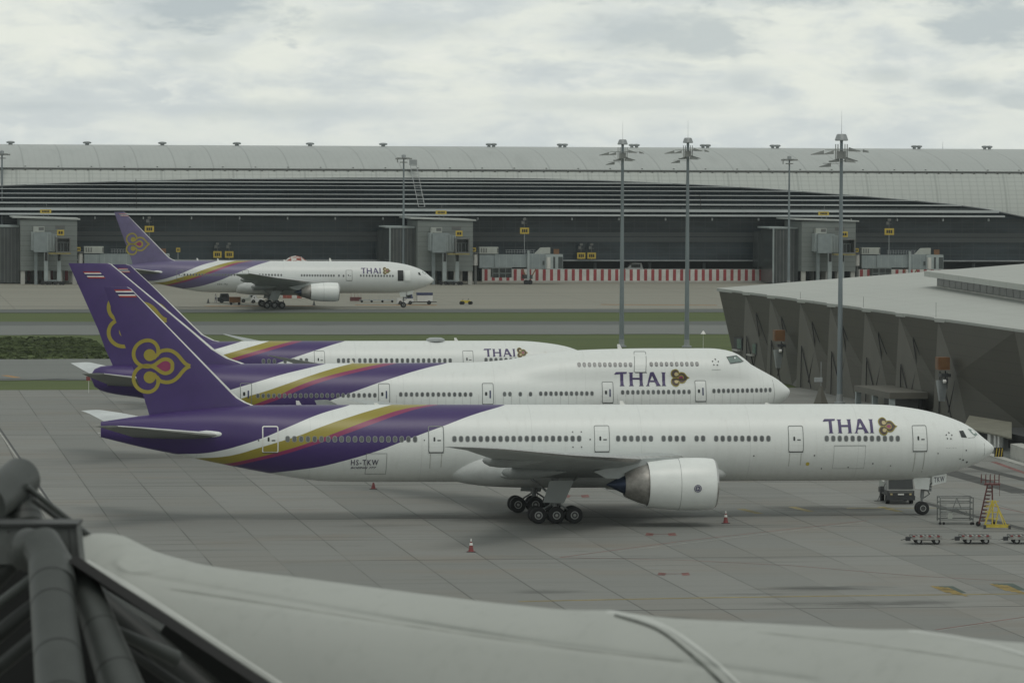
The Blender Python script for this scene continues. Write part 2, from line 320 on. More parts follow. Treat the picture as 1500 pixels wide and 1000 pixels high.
mb = MB(); strip(mb, [G(6, 549.5), G(26, 553)], 1.0); structure(mb, 'taxiway_mark', pm('taxi_orange', (.34, .17, .03), .7))
# ------------------------------------------------------------------ AIRCRAFT
def livery(name, A, B, C, D, E_, white=WHITE, fade=0.0, PURPLE=PURPLE):
    """painted sweep on the fuselage: boundaries are curves s -> z in the aircraft's own metres"""
    m = bpy.data.materials.new(name); m.use_nodes = True; t = m.node_tree; b = t.nodes['Principled BSDF']
    o = N(t, 'ShaderNodeTexCoord').outputs['Object']; sp = N(t, 'ShaderNodeSeparateXYZ'); t.links.new(o, sp.inputs[0])
    s = M(t, 'MULTIPLY', sp.outputs[0], -1.0); z = sp.outputs[2]
    lo, hi = 20.0, 75.0; x = M(t, 'DIVIDE', M(t, 'SUBTRACT', s, lo), hi - lo, clamp=True)
    def above(pts):
        pts = sorted(pts)
        (s1, z1), (s2, z2) = pts[0], pts[1]
        k = (z2 - z1) / (s2 - s1); e = (s1 - 4, min(11.9, z1 - 4 * min(k, -.15)))
        if name != 'x': pts = [(lo, 11.9), (max(lo + .5, s1 - 9), 11.9), e] + pts
        (s3, z3), (s4, z4) = pts[-2], pts[-1]; pts += [(s4 + 3.5, z4 + .1 if False else z4 - .5), (hi, z4 - .8)]
        fc = N(t, 'ShaderNodeFloatCurve'); cv = fc.mapping.curves[0]
        q = [((a_ - lo) / (hi - lo), max(0, min(1, b_ / 12))) for a_, b_ in pts]
        cv.points[0].location = q[0]; cv.points[1].location = q[-1]
        for a_, b_ in q[1:-1]: cv.points.new(a_, b_)
        fc.mapping.update(); t.links.new(x, fc.inputs['Value'])
        return RAMP(t, M(t, 'SUBTRACT', z, M(t, 'MULTIPLY', fc.outputs[0], 12.0)), -.02, .02)
    def f(c): return tuple(x_ * (1 - fade) + .33 * fade for x_ in c)
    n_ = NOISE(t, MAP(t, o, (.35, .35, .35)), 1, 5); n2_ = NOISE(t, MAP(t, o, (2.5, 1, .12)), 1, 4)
    wv = MIX(t, n_, tuple(x_ * .96 for x_ in white), white)
    wv = MIX(t, M(t, 'MULTIPLY', RAMP(t, n2_, .5, .78), .15), wv, (.45, .45, .42))
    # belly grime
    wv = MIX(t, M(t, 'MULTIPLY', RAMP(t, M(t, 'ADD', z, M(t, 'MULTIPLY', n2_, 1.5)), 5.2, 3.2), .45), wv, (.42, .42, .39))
    # skin panel joints
    jl = lines(t, s, 8.9, 3.0, .05); wv = MIX(t, M(t, 'MULTIPLY', jl, .25), wv, (.4, .41, .4))
    pu = MIX(t, n_, tuple(x_ * .9 for x_ in f(PURPLE)), tuple(x_ * 1.1 for x_ in f(PURPLE)))
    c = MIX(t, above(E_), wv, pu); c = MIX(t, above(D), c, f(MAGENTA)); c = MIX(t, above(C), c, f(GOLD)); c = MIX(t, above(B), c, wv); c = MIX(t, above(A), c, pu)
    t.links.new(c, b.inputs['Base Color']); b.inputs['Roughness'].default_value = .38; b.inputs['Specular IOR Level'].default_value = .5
    return m
class Craft:
    def __init__(k, sp, root, mat):
        k.sp = sp; k.root = root; k.mat = mat
        q = lambda L: ([math.sqrt(max(0, a - sp['s0'])) for a, b in L], [b for a, b in L])
        k.ft, k.fb = pchip(*q(sp['top'])), pchip(*q(sp['bot'])); k.fw = pchip(*q(sp['hw']))
        k.fl = pchip(*q(sp['ltop'])) if 'ltop' in sp else None
    def prof(k, s):
        r = math.sqrt(max(0, s - k.sp['s0'])); return k.ft(r), k.fb(r), k.fw(r), (k.fl(r) if k.fl else None)
    def yw(k, s, z):
        t, b, a, l = k.prof(s); tt = l if l is not None else t
        zc, h = (tt + b) / 2, (tt - b) / 2; u = 1 - ((z - zc) / h) ** 2; y = a * math.sqrt(u) if u > 0 else 0
        if l is not None:
            bu = 2.85 * min(1, a / 3.25); c2 = t - bu; u = 1 - ((z - c2) / bu) ** 2
            if u > 0: y = max(y, bu * .98 * math.sqrt(u))
        return y
    def fuselage(k):
        s0, s1 = k.sp['s0'], k.sp['s1']; n = 28
        ss = [s0 + e for e in (.004, .03, .08, .16, .28, .45, .65, .9, 1.2, 1.55, 1.9, 2.3)]; x = s0 + 2.8
        while x < s1 - .02: ss.append(x); x += .6
        ss.append(s1); rings = []
        for s in ss:
            t, b, a, l = k.prof(s); r = []
            zc, h = (t + b) / 2, (t - b) / 2
            zs = [zc + h * math.cos(math.pi * i / n) for i in range(n + 1)]
            r = [(-s, -k.yw(s, z), z) for z in zs] + [(-s, k.yw(s, z), z) for z in zs[1:-1][::-1]]
            rings.append(r)
        MB().loft(rings).build('fuselage', k.mat, k.root, True)
    # decals lie on the skin; the starboard side is -Y
    def on(k, s, z, off=.02): return (-s, -(k.yw(s, z) + off), z)
    def poly(k, polys, off=.02, step=.35, surf=None):
        surf = surf or k.on; bm = bmesh.new()
        for p in polys:
            vs = [bm.verts.new((a, 0, b)) for a, b in p]
            try: bm.faces.new(vs)
            except ValueError: pass
        bmesh.ops.triangulate(bm, faces=bm.faces[:])
        xs = [v.co.x for v in bm.verts]; zs = [v.co.z for v in bm.verts]
        z = math.floor(min(zs) / step) * step + step
        while z < max(zs):
            bmesh.ops.bisect_plane(bm, geom=bm.verts[:] + bm.edges[:] + bm.faces[:], plane_co=(0, 0, z), plane_no=(0, 0, 1)); z += step
        x = min(xs) + step * 2
        while x < max(xs):
            bmesh.ops.bisect_plane(bm, geom=bm.verts[:] + bm.edges[:] + bm.faces[:], plane_co=(x, 0, 0), plane_no=(1, 0, 0)); x += step * 2
        bm.verts.index_update(); bm.verts.ensure_lookup_table()
        mb = MB(); mb.add([surf(v.co.x, v.co.z, off) for v in bm.verts], [[v.index for v in f.verts] for f in bm.faces]); bm.free(); return mb
    def stroke(k, pts, wd, off=.03, closed=False, surf=None):
        surf = surf or k.on; P_ = [Vector(p) for p in pts]
        if closed: P_.append(P_[0])
        # resample
        Q = [P_[0]]
        for a, b in zip(P_[:-1], P_[1:]):
            n = max(1, int((b - a).length / .4)); Q += [a.lerp(b, (i + 1) / n) for i in range(n)]
        vs = []; L = len(Q)
        for i, p in enumerate(Q):
            if closed: a, b = Q[i - 1 if i > 0 else L - 2], Q[(i + 1) if i < L - 1 else 1]
            else: a, b = Q[max(0, i - 1)], Q[min(L - 1, i + 1)]
            d1 = (p - a).normalized() if (p - a).length > 1e-9 else (b - p).normalized(); d2 = (b - p).normalized() if (b - p).length > 1e-9 else d1
            n1_, n2_ = Vector((-d1.y, d1.x)), Vector((-d2.y, d2.x)); nn = (n1_ + n2_)
            nn = nn.normalized() if nn.length > 1e-6 else n1_; kf = min(1.6, 1 / max(.4, nn.dot(n1_)))
            vs += [surf(*(p + nn * wd / 2 * kf), off), surf(*(p - nn * wd / 2 * kf), off)]
        mb = MB(); mb.add(vs, [(2 * i, 2 * i + 1, 2 * i + 3, 2 * i + 2) for i in range(L - 1)]); return mb
    def rrect(k, s, z, w_, h_, r, n=3):
        out = []
        for cx, cz, a0_ in ((w_/2 - r, h_/2 - r, 0), (-w_/2 + r, h_/2 - r, 90), (-w_/2 + r, -h_/2 + r, 180), (w_/2 - r, -h_/2 + r, 270)):
            for i in range(n + 1):
                t = math.radians(a0_ + 90 * i / n); out.append((s + cx + r * math.cos(t), z + cz + r * math.sin(t)))
        return out
    def windows(k, rows, w_=.27, h_=.4, surround=True):
        for (sa, za, sb, zb, n) in rows:
            for i in range(n):
                f = i / max(1, n - 1); s, z = sa + (sb - sa) * f, za + (zb - za) * f
                o = k.poly([k.rrect(s, z, w_ + .1, h_ + .1, .16)], .016, .3).build('window', m_paneedge, k.root)
                k.poly([k.rrect(s, z, w_, h_, .12)], .026, .3).build('pane', m_pane, o)
    def door(k, sc_, zc, w_, h_, frame_, tilt=0.0, handle=True, wd=.055, wedge=0):
        pts = [(s + (z - zc) * tilt, z) for s, z in k.rrect(sc_, zc, w_, h_, .12)]
        o = k.poly([pts], .012, .3).build('door', k.mat, k.root)
        k.stroke(pts, wd, .03, True).build('door_frame', frame_, o)
        if handle:
            k.poly([k.rrect(sc_ + w_ * .12, zc + .02, .15, .34, .06)], .032).build('door_window', m_cock, o)
            k.poly([[(sc_ - w_ * .08, zc - .12), (sc_ - w_ * .32, zc - .12), (sc_ - w_ * .32, zc - .03), (sc_ - w_ * .08, zc - .03)]], .034).build('handle', m_seamdark, o)
        # dark sill and rain streaks belong to the paint
        k.stroke([(sc_ + w_/2, zc - h_/2 - .03), (sc_ - w_/2, zc - h_/2 - .03)], .07, .034).build('sill', m_seamdark, o)
    def surface(k, name, st, parts=10, mat=None, topmat=None, side=-1, vertical=False, le=None, parent=None, cut=None):
        """st: rows (l, sLE, sTE, z, tc, dz over chord); airfoil loft; side -1 = starboard"""
        ts = [1, .85, .65, .45, .3, .17, .08, .03, 0]; rings = []
        for (l, a, b, z, tc, inc) in st:
            c_ = b - a; up = []; dn = []
            for t in ts:
                th = 5 * tc * c_ * (.2969 * math.sqrt(t) - .126 * t - .3516 * t * t + .2843 * t**3 - .1015 * t**4)
                up.append((t, th + .004)); dn.append((t, -th - .004))
            ring = []
            for t, y in up + dn[:-1][::-1]:
                if vertical: ring.append((-(a + t * c_), y, z))
                else: ring.append((-(a + t * c_), side * l, z - inc * t + y))
            rings.append(ring)
        mb = MB(); n = len(rings[0]); vs = [p for r in rings for p in r]
        for kk in range(len(rings) - 1):
            for i in range(n):
                j = (i + 1) % n; nose = i in (7, 8)
                mb.m.append(1 if nose else (2 if i < 8 and not vertical else 0)); mb.f.append([kk * n + i, kk * n + j, (kk + 1) * n + j, (kk + 1) * n + i])
        mb.v = vs; mb.f += [list(range(n))[::-1], list(range((len(rings) - 1) * n, len(rings) * n))]; mb.m += [0, 0]
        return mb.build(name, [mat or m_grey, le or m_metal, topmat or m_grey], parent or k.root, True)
    def wheel(k, s, l, z, r, wd, side):
        o = MB().lathe([(-wd/2, r * .55), (-wd/2, r * .8), (-wd * .42, r * .95), (-wd * .25, r), (wd * .25, r), (wd * .42, r * .95), (wd/2, r * .8), (wd/2, r * .55)], (-s, side * l, z), 'Y', 24, caps=True).build('wheel', m_tyre, k.root, True)
        for q in (-1, 1):
            MB().lathe([(q * (wd/2 + .006), r * .47), (q * (wd/2 + .03), r * .45), (q * (wd/2 + .03), r * .39), (q * (wd/2 + .007), r * .37)], (-s, side * l, z), 'Y', 20).build('rim', m_rim, o, True)
            MB().lathe([(q * (wd/2 + .007), r * .17), (q * (wd/2 + .05), r * .15), (q * (wd/2 + .06), .01)], (-s, side * l, z), 'Y', 16, mi=0).build('hub', m_rim if r > .6 else m_rimdark, o, True)
            MB().lathe([(q * (wd/2 + .003), r * .5), (q * (wd/2 + .004), .02)], (-s, side * l, z), 'Y', 16).build('rim', m_rimdark, o)
    def bogie(k, side, l, ss, r, topz, door=True):
        for s in ss:
            for dl in (-.7, .7): k.wheel(s, l + dl, r + .02, r, .5, side)
        mid = sum(ss) / len(ss); mb = MB(); Y = side * l
        mb.tube((-ss[0] - .2, Y, r + .05), (-ss[-1] + .2, Y, r + .05), .17, n=8)
        for s in ss: mb.tube((-s, Y - .75, r + .02), (-s, Y + .75, r + .02), .12, n=8)
        mb.tube((-mid, Y, r), (-mid, Y, 2.1), .17, .2, 12); mb.tube((-mid, Y, 1.9), (-mid, Y, topz), .27, .3, 12)
        mb.tube((-mid, Y, 2.0), (-mid - 1.9, Y * .75, topz), .1, n=8); mb.tube((-mid, Y, 2.0), (-mid + 2.0, Y * .8, topz), .09, n=8)
        mb.tube((-mid, Y, 1.75), (-mid + 1.2, Y, .95), .07, n=6); mb.tube((-mid, Y, 1.7), (-mid - .9, Y, 1.15), .07, n=6)
        mb.tube((-mid, Y, 2.1), (-mid, Y * .35, topz), .1, n=8); mb.tube((-mid - .25, Y, 1.5), (-mid - .25, Y, topz), .04, n=6); mb.tube((-mid + .3, Y + .2, 1.0), (-mid + .3, Y + .2, topz), .03, n=6)
        mb.build('main_gear_strut', m_gear, k.root, True)
        if door:
            pts = [(mid - 1.35, 3.45), (mid + .6, 3.45), (mid + 1.05, 1.7), (mid - .62, 1.62)]
            yo = side * (l + .62); d_ = MB(); vs = [(-a, yo + side * .25 * (b - 1.6), b) for a, b in pts] + [(-a, yo + side * (.25 * (b - 1.6) - .06), b) for a, b in pts]
            d_.add(vs, [(0, 1, 2, 3), (7, 6, 5, 4), (0, 4, 5, 1), (1, 5, 6, 2), (2, 6, 7, 3), (3, 7, 4, 0)]); d_.build('gear_door', m_grey, k.root)
    def engine(k, side, l, z, s0, s1, R, core=1.8, cone=1.4, logo=False, cowlmat=None):
        o_ = (0, side * l, z); L = s1 - s0; X = lambda f: -(s0 + f * L)
        cw = MB().lathe([(X(.45), R * .8), (X(.2), R * .78), (X(.04), R * .8), (X(0.005), R * .86), (X(.0), R * .885), (X(.01), R * .915), (X(.03), R * .95)], o_, 'X', 40).build('inlet_lip', m_metal, k.root, True)
        cw = MB().lathe([(X(.03), R * .951), (X(.06), R * .968), (X(.15), R * .99), (X(.3), R), (X(.5), R * .995), (X(.75), R * .945), (X(1), R * .86), (X(1), R * .83), (X(.9), R * .84)], o_, 'X', 40).build('engine_cowl', cowlmat or m_white, k.root, True)
        for f in (.55,): MB().lathe([(X(f) , R * .98), (X(f), R * .9925), (X(f) - .025, R * .991)], o_, 'X', 40).build('cowl_joint', m_seam, cw)
        MB().lathe([(X(.42), .02), (X(.42), R * .8)], o_, 'X', 32).build('fan', m_darkmetal, k.root)
        MB().lathe([(X(.14), .01), (X(.2), R * .13), (X(.3), R * .24), (X(.42), R * .3)], o_, 'X', 24).build('spinner', m_black, cw, True)
        MB().lathe([(X(.85), R * .70), (X(1), R * .78), (X(1) - core * .35, R * .7), (X(1) - core * .75, R * .56), (X(1) - core, R * .46), (X(1) - core, R * .4)], o_, 'X', 32).build('core_cowl', pm('core_metal', (.3, .29, .27), .5, .6, .2, 2), k.root, True)
        MB().lathe([(X(1) - core * .78, R * .36), (X(1) - core * 1.0, R * .36), (X(1) - core - cone * .5, R * .2), (X(1) - core - cone, .04)], o_, 'X', 24, caps=True).build('exhaust_cone', m_blue, k.root, True)
        py = [(s0 + L * .42, z + R * .97), (s0 + L * .75, z + R * 1.02), (s0 + L * 1.05, z + R * .98), (s0 + L * 1.05 + core + 2.2, z + R * .5), (s1 + core + 1.5, z + R * .25), (s1 + core * .8, z + R * .2), (s1, z + R * .3), (s0 + L * .6, z + R * .6)]
        vs = [(-a, side * l + q * .22, b) for q in (-1, 1) for a, b in py]; n = len(py)
        MB().add(vs, [tuple(range(n)), tuple(range(n, 2 * n))[::-1]] + [(i, (i + 1) % n, n + (i + 1) % n, n + i) for i in range(n)]).build('pylon', m_grey, k.root)
        if logo:
            s_, zz = s0 + L * .32, z - R * .1
            sf = lambda a, b, off: (-a, -(l + math.sqrt(max(0, R * R - (b - z) ** 2)) + off), b)
            dsc = [(s_ + .3 * math.cos(t * math.pi / 10), zz + .3 * math.sin(t * math.pi / 10)) for t in range(20)]
            e = k.poly([dsc], .03, .2, sf).build('engine_badge', m_flagblue, cw)
            k.stroke([(s_ + .22 * math.cos(t * math.pi / 10), zz + .22 * math.sin(t * math.pi / 10)) for t in range(20)], .03, .04, True, sf).build('badge_ring', m_flagwhite, cw)
            k.stroke([(s_ + .09, zz + .06), (s_ + .03, zz + .1), (s_ + .0, zz), (s_ + .05, zz - .1), (s_ + .1, zz - .02), (s_ + .02, zz)], .025, .04, False, sf).build('badge_script', m_flagwhite, cw)
            k.stroke([(s_ - .02, zz - .1), (s_ - .02, zz + .1), (s_ - .02, zz), (s_ - .1, zz), (s_ - .1, zz - .1)], .022, .04, False, sf).build('badge_script', m_flagwhite, cw)
    def thai(k, s_left, s_right, z_bot, z_top, name='airline_title'):
        """THAI; s decreases to the right"""
        T = [[(85,145),(100,127),(188,126),(184,140),(90,146)], [(133,141),(158,141),(158,236),(133,236)], [(125,236),(133,226),(158,226),(166,236)]]
        H = [[(208,130),(233,130),(233,236),(208,236)], [(288,130),(313,130),(313,236),(288,236)], [(233,172),(288,172),(288,188),(233,188)], [(200,236),(208,228),(233,228),(240,236)], [(281,236),(288,228),(313,228),(320,236)], [(200,130),(240,130),(233,138),(208,138)], [(281,130),(320,130),(313,138),(288,138)]]
        A_ = [[(374,130),(388,127),(402,127),(372,196),(360,228),(345,236)], [(388,127),(402,127),(450,228),(456,236),(424,236),(388,152)], [(370,192),(408,192),(412,206),(364,206)], [(336,236),(345,228),(360,228),(368,236)], [(416,236),(422,228),(450,228),(458,236)]]
        I = [[(470,130),(493,130),(493,236),(470,236)], [(462,130),(500,130),(493,138),(470,138)], [(462,236),(470,228),(493,228),(501,236)]]
        kx = (s_right - s_left) / (501 - 85); kz = (z_bot - z_top) / (236 - 127)
        for L_, e in ((T, 'T'), (H, 'H'), (A_, 'A'), (I, 'I')):
            k.poly([[(s_left + (x - 85) * kx, z_top + (y - 127) * kz) for x, y in p] for p in L_], .03, .3).build('title_letter', pm('title_violet', (.06, .042, .13), .5), k.root)
    def orchid(k, s, z, sc_, surf=None, dark=False, off=.02, name='orchid_emblem', flip=-1, parent=None):
        """flowing three lobed emblem; sc_ = metres per unit, centre at (530,455)"""
        T = lambda p: (s + flip * (p[0] - 530) * sc_, z - (p[1] - 455) * sc_)
        def sm(pts, n=6):
            out = []; Q = [pts[0]] + pts + [pts[-1]]
            for i in range(1, len(Q) - 2):
                p0_, p1_, p2_, p3_ = [Vector(x) for x in Q[i-1:i+3]]
                for j in range(n):
                    t = j / n; out.append(tuple(.5 * ((2*p1_) + (p2_-p0_)*t + (2*p0_-5*p1_+4*p2_-p3_)*t*t + (3*p1_-p0_-3*p2_+p3_)*t**3)))
            return out + [tuple(pts[-1])]
        mir = lambda L: [(x, 910 - y) for x, y in L]
        ring = [(502, 292), (500, 240), (470, 185), (420, 152), (365, 146), (300, 165), (245, 210), (214, 272), (212, 335), (236, 395), (285, 440), (345, 460), (400, 458), (460, 440), (505, 408), (545, 382), (590, 370), (640, 384), (670, 420), (672, 455)]
        outer = [(484, 330), (520, 285), (570, 266), (630, 264), (690, 285), (745, 330), (790, 385), (835, 430), (885, 455)]
        root_ = None
        if dark:
            d_ = [(355 + 165 * math.cos(a * math.pi / 12), 300 + 160 * math.sin(a * math.pi / 12)) for a in range(24)]
            hull = sm([(430, 300), (500, 265), (570, 245), (640, 245), (710, 270), (770, 330), (830, 405), (910, 455)], 3); hull = hull + mir(hull)[::-1][1:]
            root_ = k.poly([[T(p) for p in d_], [T(p) for p in mir(d_)], [T(p) for p in hull]], off, .3, surf).build(name, m_logodark, parent or k.root)
        mb = MB(); wd = 44 * sc_ if not dark else 30 * sc_
        for L_ in (ring, outer):
            for q in (L_, mir(L_)):
                e = k.stroke([T(p) for p in sm(q)], wd, off + .012, False, surf); mb.add(e.v, e.f)
        if root_: mb.build('emblem_line', m_gold, root_)
        else: root_ = mb.build(name, m_gold, parent or k.root)
        balls = []
        for cy in (322, 588): balls.append([T((402 + 72 * math.cos(a * math.pi / 12), cy + 72 * math.sin(a * math.pi / 12))) for a in range(24)])
        tails = [[T(p) for p in [(440, 382), (470, 372), (512, 322), (498, 300), (470, 330)]], [T(p) for p in mir([(440, 382), (470, 372), (512, 322), (498, 300), (470, 330)])]]
        for b_, t_ in zip(balls, tails): k.poly([b_, t_], off + .008, .3, surf).build('emblem_ball', m_cream if dark else m_gold, root_)
        drop = sm([(455, 455), (490, 432), (540, 396), (590, 382), (635, 400), (655, 440), (656, 455)], 4); drop = drop + mir(drop)[::-1][1:-1]
        k.poly([[T(p) for p in drop]], off + .006, .3, surf).build('emblem_heart', m_mag, root_)
        return root_
    def star(k, s, z, r):
        L_ = []
        for i in range(5):
            a = math.radians(90 + 72 * i); c_ = Vector((math.cos(a), math.sin(a))); p = Vector((s, z)) + c_ * r; t = Vector((-c_.y, c_.x))
            L_.append([tuple(p + c_ * r * .3), tuple(p + t * r * .38 - c_ * r * .1), tuple(p - c_ * r * .25), tuple(p - t * r * .22)])
        k.poly(L_, .03).build('alliance_star', m_seamdark, k.root)
    def text(k, s, body, s_left, z_base, h, mat, shear=0, gap=1.0, surf=None, w_=None):
        cu = bpy.data.curves.new('t', 'FONT'); cu.body = body; cu.size = 1; cu.shear = shear; cu.space_character = gap; cu.resolution_u = 2; cu.offset = .012
        to = bpy.data.objects.new('t', cu); COL.objects.link(to); dg = bpy.context.evaluated_depsgraph_get(); me = bpy.data.meshes.new_from_object(to.evaluated_get(dg))
        vs = [v.co.copy() for v in me.vertices]; fs = [list(p.vertices) for p in me.polygons]
        x0, x1 = min(v.x for v in vs), max(v.x for v in vs); y0, y1 = min(v.y for v in vs), max(v.y for v in vs); kz = h / (y1 - y0); kx = (w_ / (x1 - x0)) if w_ else kz
        mb = MB(); f_ = surf or k.on; mb.add([f_(s_left - (v.x - x0) * kx, z_base + (v.y - y0) * kz, .035) for v in vs], fs)
        bpy.data.objects.remove(to); return mb.build(s, mat, k.root)
    def flag(k, sl, zt, w_, h_, surf, slant=.35):
        rows = [(0, .2, m_red), (.2, .36, m_flagwhite), (.36, .64, m_flagblue), (.64, .8, m_flagwhite), (.8, 1, m_red)]; fl = None
        for a, b, m_ in rows:
            x = lambda f: sl - slant * w_ * (f - .5)
            o = k.poly([[(x(a), zt - a * h_), (x(a) - w_, zt - a * h_), (x(b) - w_, zt - b * h_), (x(b), zt - b * h_)]], .03, .3, surf).build('flag_stripe' if fl else 'flag', m_, fl or k.root)
            fl = fl or o
    def streaks(k, lst, mat):
        mb = MB()
        for s, z1, z0, wd in lst:
            e = k.stroke([(s, z1), (s, z0)], wd, .014); mb.add(e.v, e.f)
        return mb
    def antenna(k, s, h, up=True):
        t = k.prof(s)[0]; vs = [(-s, y, t - .05) for y in (-.03, .03)] + [(-s - .0 + -.45, y, t - .05) for y in (-.03, .03)] + [(-s - .5, y, t + h) for y in (-.02, .02)] + [(-s - .25 , y, t + h) for y in (-.02, .02)]
        MB().add(vs, [(0, 2, 4, 6), (1, 3, 5, 7), (0, 1, 7, 6), (2, 3, 5, 4), (4, 5, 7, 6)]).build('antenna', m_flagwhite, k.root)
def finsurf(st):
    """starboard face of a fin lofted from rows (0,sLE,sTE,z,tc,0)"""
    def f(s, z, off=.02):
        zs = [r[3] for r in st]; a = float(np.interp(z, zs, [r[1] for r in st])); b = float(np.interp(z, zs, [r[2] for r in st])); tc_ = st[0][4]
        c_ = b - a; t = min(max((s - a) / c_, .001), 1)
        th = 5 * tc_ * c_ * (.2969 * math.sqrt(t) - .126 * t - .3516 * t * t + .2843 * t**3 - .1015 * t**4)
        return (-s, -(abs(th) + .004 + off + .012), z)
    return f
m_undershade = pm('tail_underside_shaded', (.16, .17, .155), .5, var=.1); m_taptop = pm('tail_topside', (.56, .59, .59), .4)  # underside colour darkened to paint in its shade
m_nosealu = pm('leading_edge_white', (.62, .63, .6), .4)
# ---- long twin (two of this family: the near one and, shorter, the far one)
def twin(long_, root, mat, main):
    D1 = 0 if long_ else 5.33; D2 = 0 if long_ else 10.13
    def m(s): return s if s < 18 else (s - D1 * (s - 18) / 6 if s < 24 else (s - D1 if s < 44 else (s - D1 - (D2 - D1) * (s - 44) / 6 if s < 50 else s - D2)))
    top = [(-.18, 5.43), (.11, 5.8), (.86, 6.38), (1.61, 7.01), (2.48, 7.52), (3.86, 8.05), (5.47, 8.5), (7.6, 8.86), (9.2, 9.02), (12, 9.09), (31.4, 9.12), (53.6, 9.18), (60.5, 9.17), (63, 9.07), (69, 8.45), (72.88, 7.9)]
    bot = [(-.18, 5.43), (-.1, 5.2), (.3, 4.8), (1.15, 4.26), (2.22, 3.84), (3.3, 3.52), (4.35, 3.28), (5.42, 3.08), (6.5, 2.95), (8.6, 2.86), (14.4, 2.85), (50.3, 2.97), (55, 3.06), (57.1, 3.3), (59.66, 3.76), (63.2, 4.47), (67, 5.3), (69.4, 5.8), (72.88, 6.67)]
    hw = [(-.18, .0), (.0, .3), (.3, .75), (.86, 1.2), (1.61, 1.68), (2.48, 2.1), (3.86, 2.55), (5.47, 2.85), (7.6, 3.04), (9.2, 3.1), (50.3, 3.1), (55, 3.0), (60, 2.5), (65, 1.65), (69.4, .85), (72.88, .22)]
    mm = lambda L: [(m(a), b) for a, b in L]
    sp = dict(s0=-.18, s1=m(72.88), top=mm(top), bot=mm(bot), hw=mm(hw)); k = Craft(sp, root, mat); k.fuselage(); k.m = m
    W = [(1.5, 24.6, 41.0, 4.55, .12, 1.35), (3.1, 26.1, 41.1, 4.75, .12, 1.15), (10.5, 31.3, 41.3, 5.4, .105, .6), (20, 38.0, 44.3, 6.35, .1, .2), (29.2, 44.6, 47.5, 7.45, .09, .05), (31.4, 47.0, 48.9, 7.72, .08, 0), (32.4, 48.9, 49.6, 7.86, .07, 0)]
    if not long_: W = W[:-2] + [(30.4, 45.9, 48.2, 7.35, .08, 0)]
    WW = [(l, m(a), m(a) + (b - a), z, tc_, i) for l, a, b, z, tc_, i in W]
    for sd in (-1, 1):
        wg = k.surface('wing', WW, side=sd)
        for l, L0, R0 in ((6.5, 2.6, .28), (9.6, 4.4, .56), (19.6, 4.6, .56)):
            te = float(np.interp(l, [r[0] for r in WW], [r[2] for r in WW])); zz = float(np.interp(l, [r[0] for r in WW], [r[3] - r[5] for r in WW])) - (.3 if l < 19 else .12)
            MB().lathe([(-(te - L0) , .02), (-(te - L0 * .7), R0 * .6), (-(te - .35 * L0), R0), (-(te - .12 * L0), R0), (-(te + L0 * .05), R0 * .8), (-(te + L0 * .14), R0 * .4), (-(te + L0 * .17), .03)], (0, sd * l, zz), 'X', 14, caps=True).build('flap_fairing', pm('fairing_grey', (.24, .255, .25), .5), wg, True)
        mb = MB()
        for f in (.2, .45, .62): # panel joints and flap gaps on the underside
            pass
        s0 = m(24.98)
        k.engine(sd, 9.65, 3.35, s0, s0 + 5.48, 2.08 if long_ else 1.85, logo=(long_ and sd < 0))
        k.bogie(sd, 5.5, [m(37.12) - 1.45, m(37.12), m(37.12) + 1.45], .67, 3.6)
        ST_ = [(.6, 62.6, 70.4, 6.75, .075, .05), (1.6, 63.4, 70.7, 6.9, .075, .05), (9.6, 70.6, 73.3, 8.0, .07, 0), (10.76, 72.1, 73.9, 8.17, .08, 0)]
        st = k.surface('tailplane', [(l, m(a), m(a) + b - a, z, tc_, i) for l, a, b, z, tc_, i in ST_], side=sd, le=m_nosealu, mat=m_undershade, topmat=m_taptop)
        MB().lathe([(-m(62.9), .03), (-m(63.5), .22), (-m(64.6), .3), (-m(66), .12)], (0, sd * 1.75, 6.98), 'X', 12, caps=True).build('root_fairing', m_white, st, True)
        k.wheel(5.85, .32, .56, .54, .34, sd)
    F_ = [(0, 59.6, 68.9, 8.0, .085, 0), (0, 60.75, 69.25, 9.2, .085, 0), (0, 61.25, 69.33, 9.4, .085, 0), (0, 61.87, 69.42, 9.75, .085, 0), (0, 62.35, 69.6, 10.2, .085, 0), (0, 70.45, 72.6, 18.45, .085, 0), (0, 70.75, 72.62, 18.62, .06, 0)]
    F_ = [(l, m(a), m(a) + b - a, z, tc_, i) for l, a, b, z, tc_, i in F_]
    fin = k.surface('fin', F_, vertical=True, mat=main, le=m_nosealu); k.fin = F_; fs = finsurf(F_); k.fs = fs
    # nose gear
    mb = MB(); mb.tube((-5.85, 0, .5), (-5.85, 0, 1.6), .1, n=10); mb.tube((-5.85, 0, 1.4), (-5.7, 0, 3.1), .16, n=10); mb.tube((-5.85, -.5, .55), (-5.85, .5, .55), .09, n=8)
    mb.tube((-5.8, 0, 1.9), (-4.3, 0, 3.2), .07, n=8); mb.tube((-5.75, .0, 1.35), (-5.2, 0, 1.7), .05, n=6); mb.tube((-5.2, 0, 1.7), (-5.6, 0, 2.3), .05, n=6)
    mb.box((-5.35, 0, 2.05), (.5, .5, .22)); mb.box((-5.2, -.2, 2.3), (.2, .25, .18)); mb.build('nose_gear_strut', m_gear, root, True)
    for sd in (-1, 1):
        MB().add([(-a, sd * (.75 + y), b) for y in (0, .04) for a, b in ((5.2, 3.2), (3.98, 3.42), (4.02, 2.72), (5.16, 2.46))], [(0, 1, 2, 3), (7, 6, 5, 4), (0, 4, 5, 1), (1, 5, 6, 2), (2, 6, 7, 3), (3, 7, 4, 0)]).build('nose_gear_door', m_white, root)
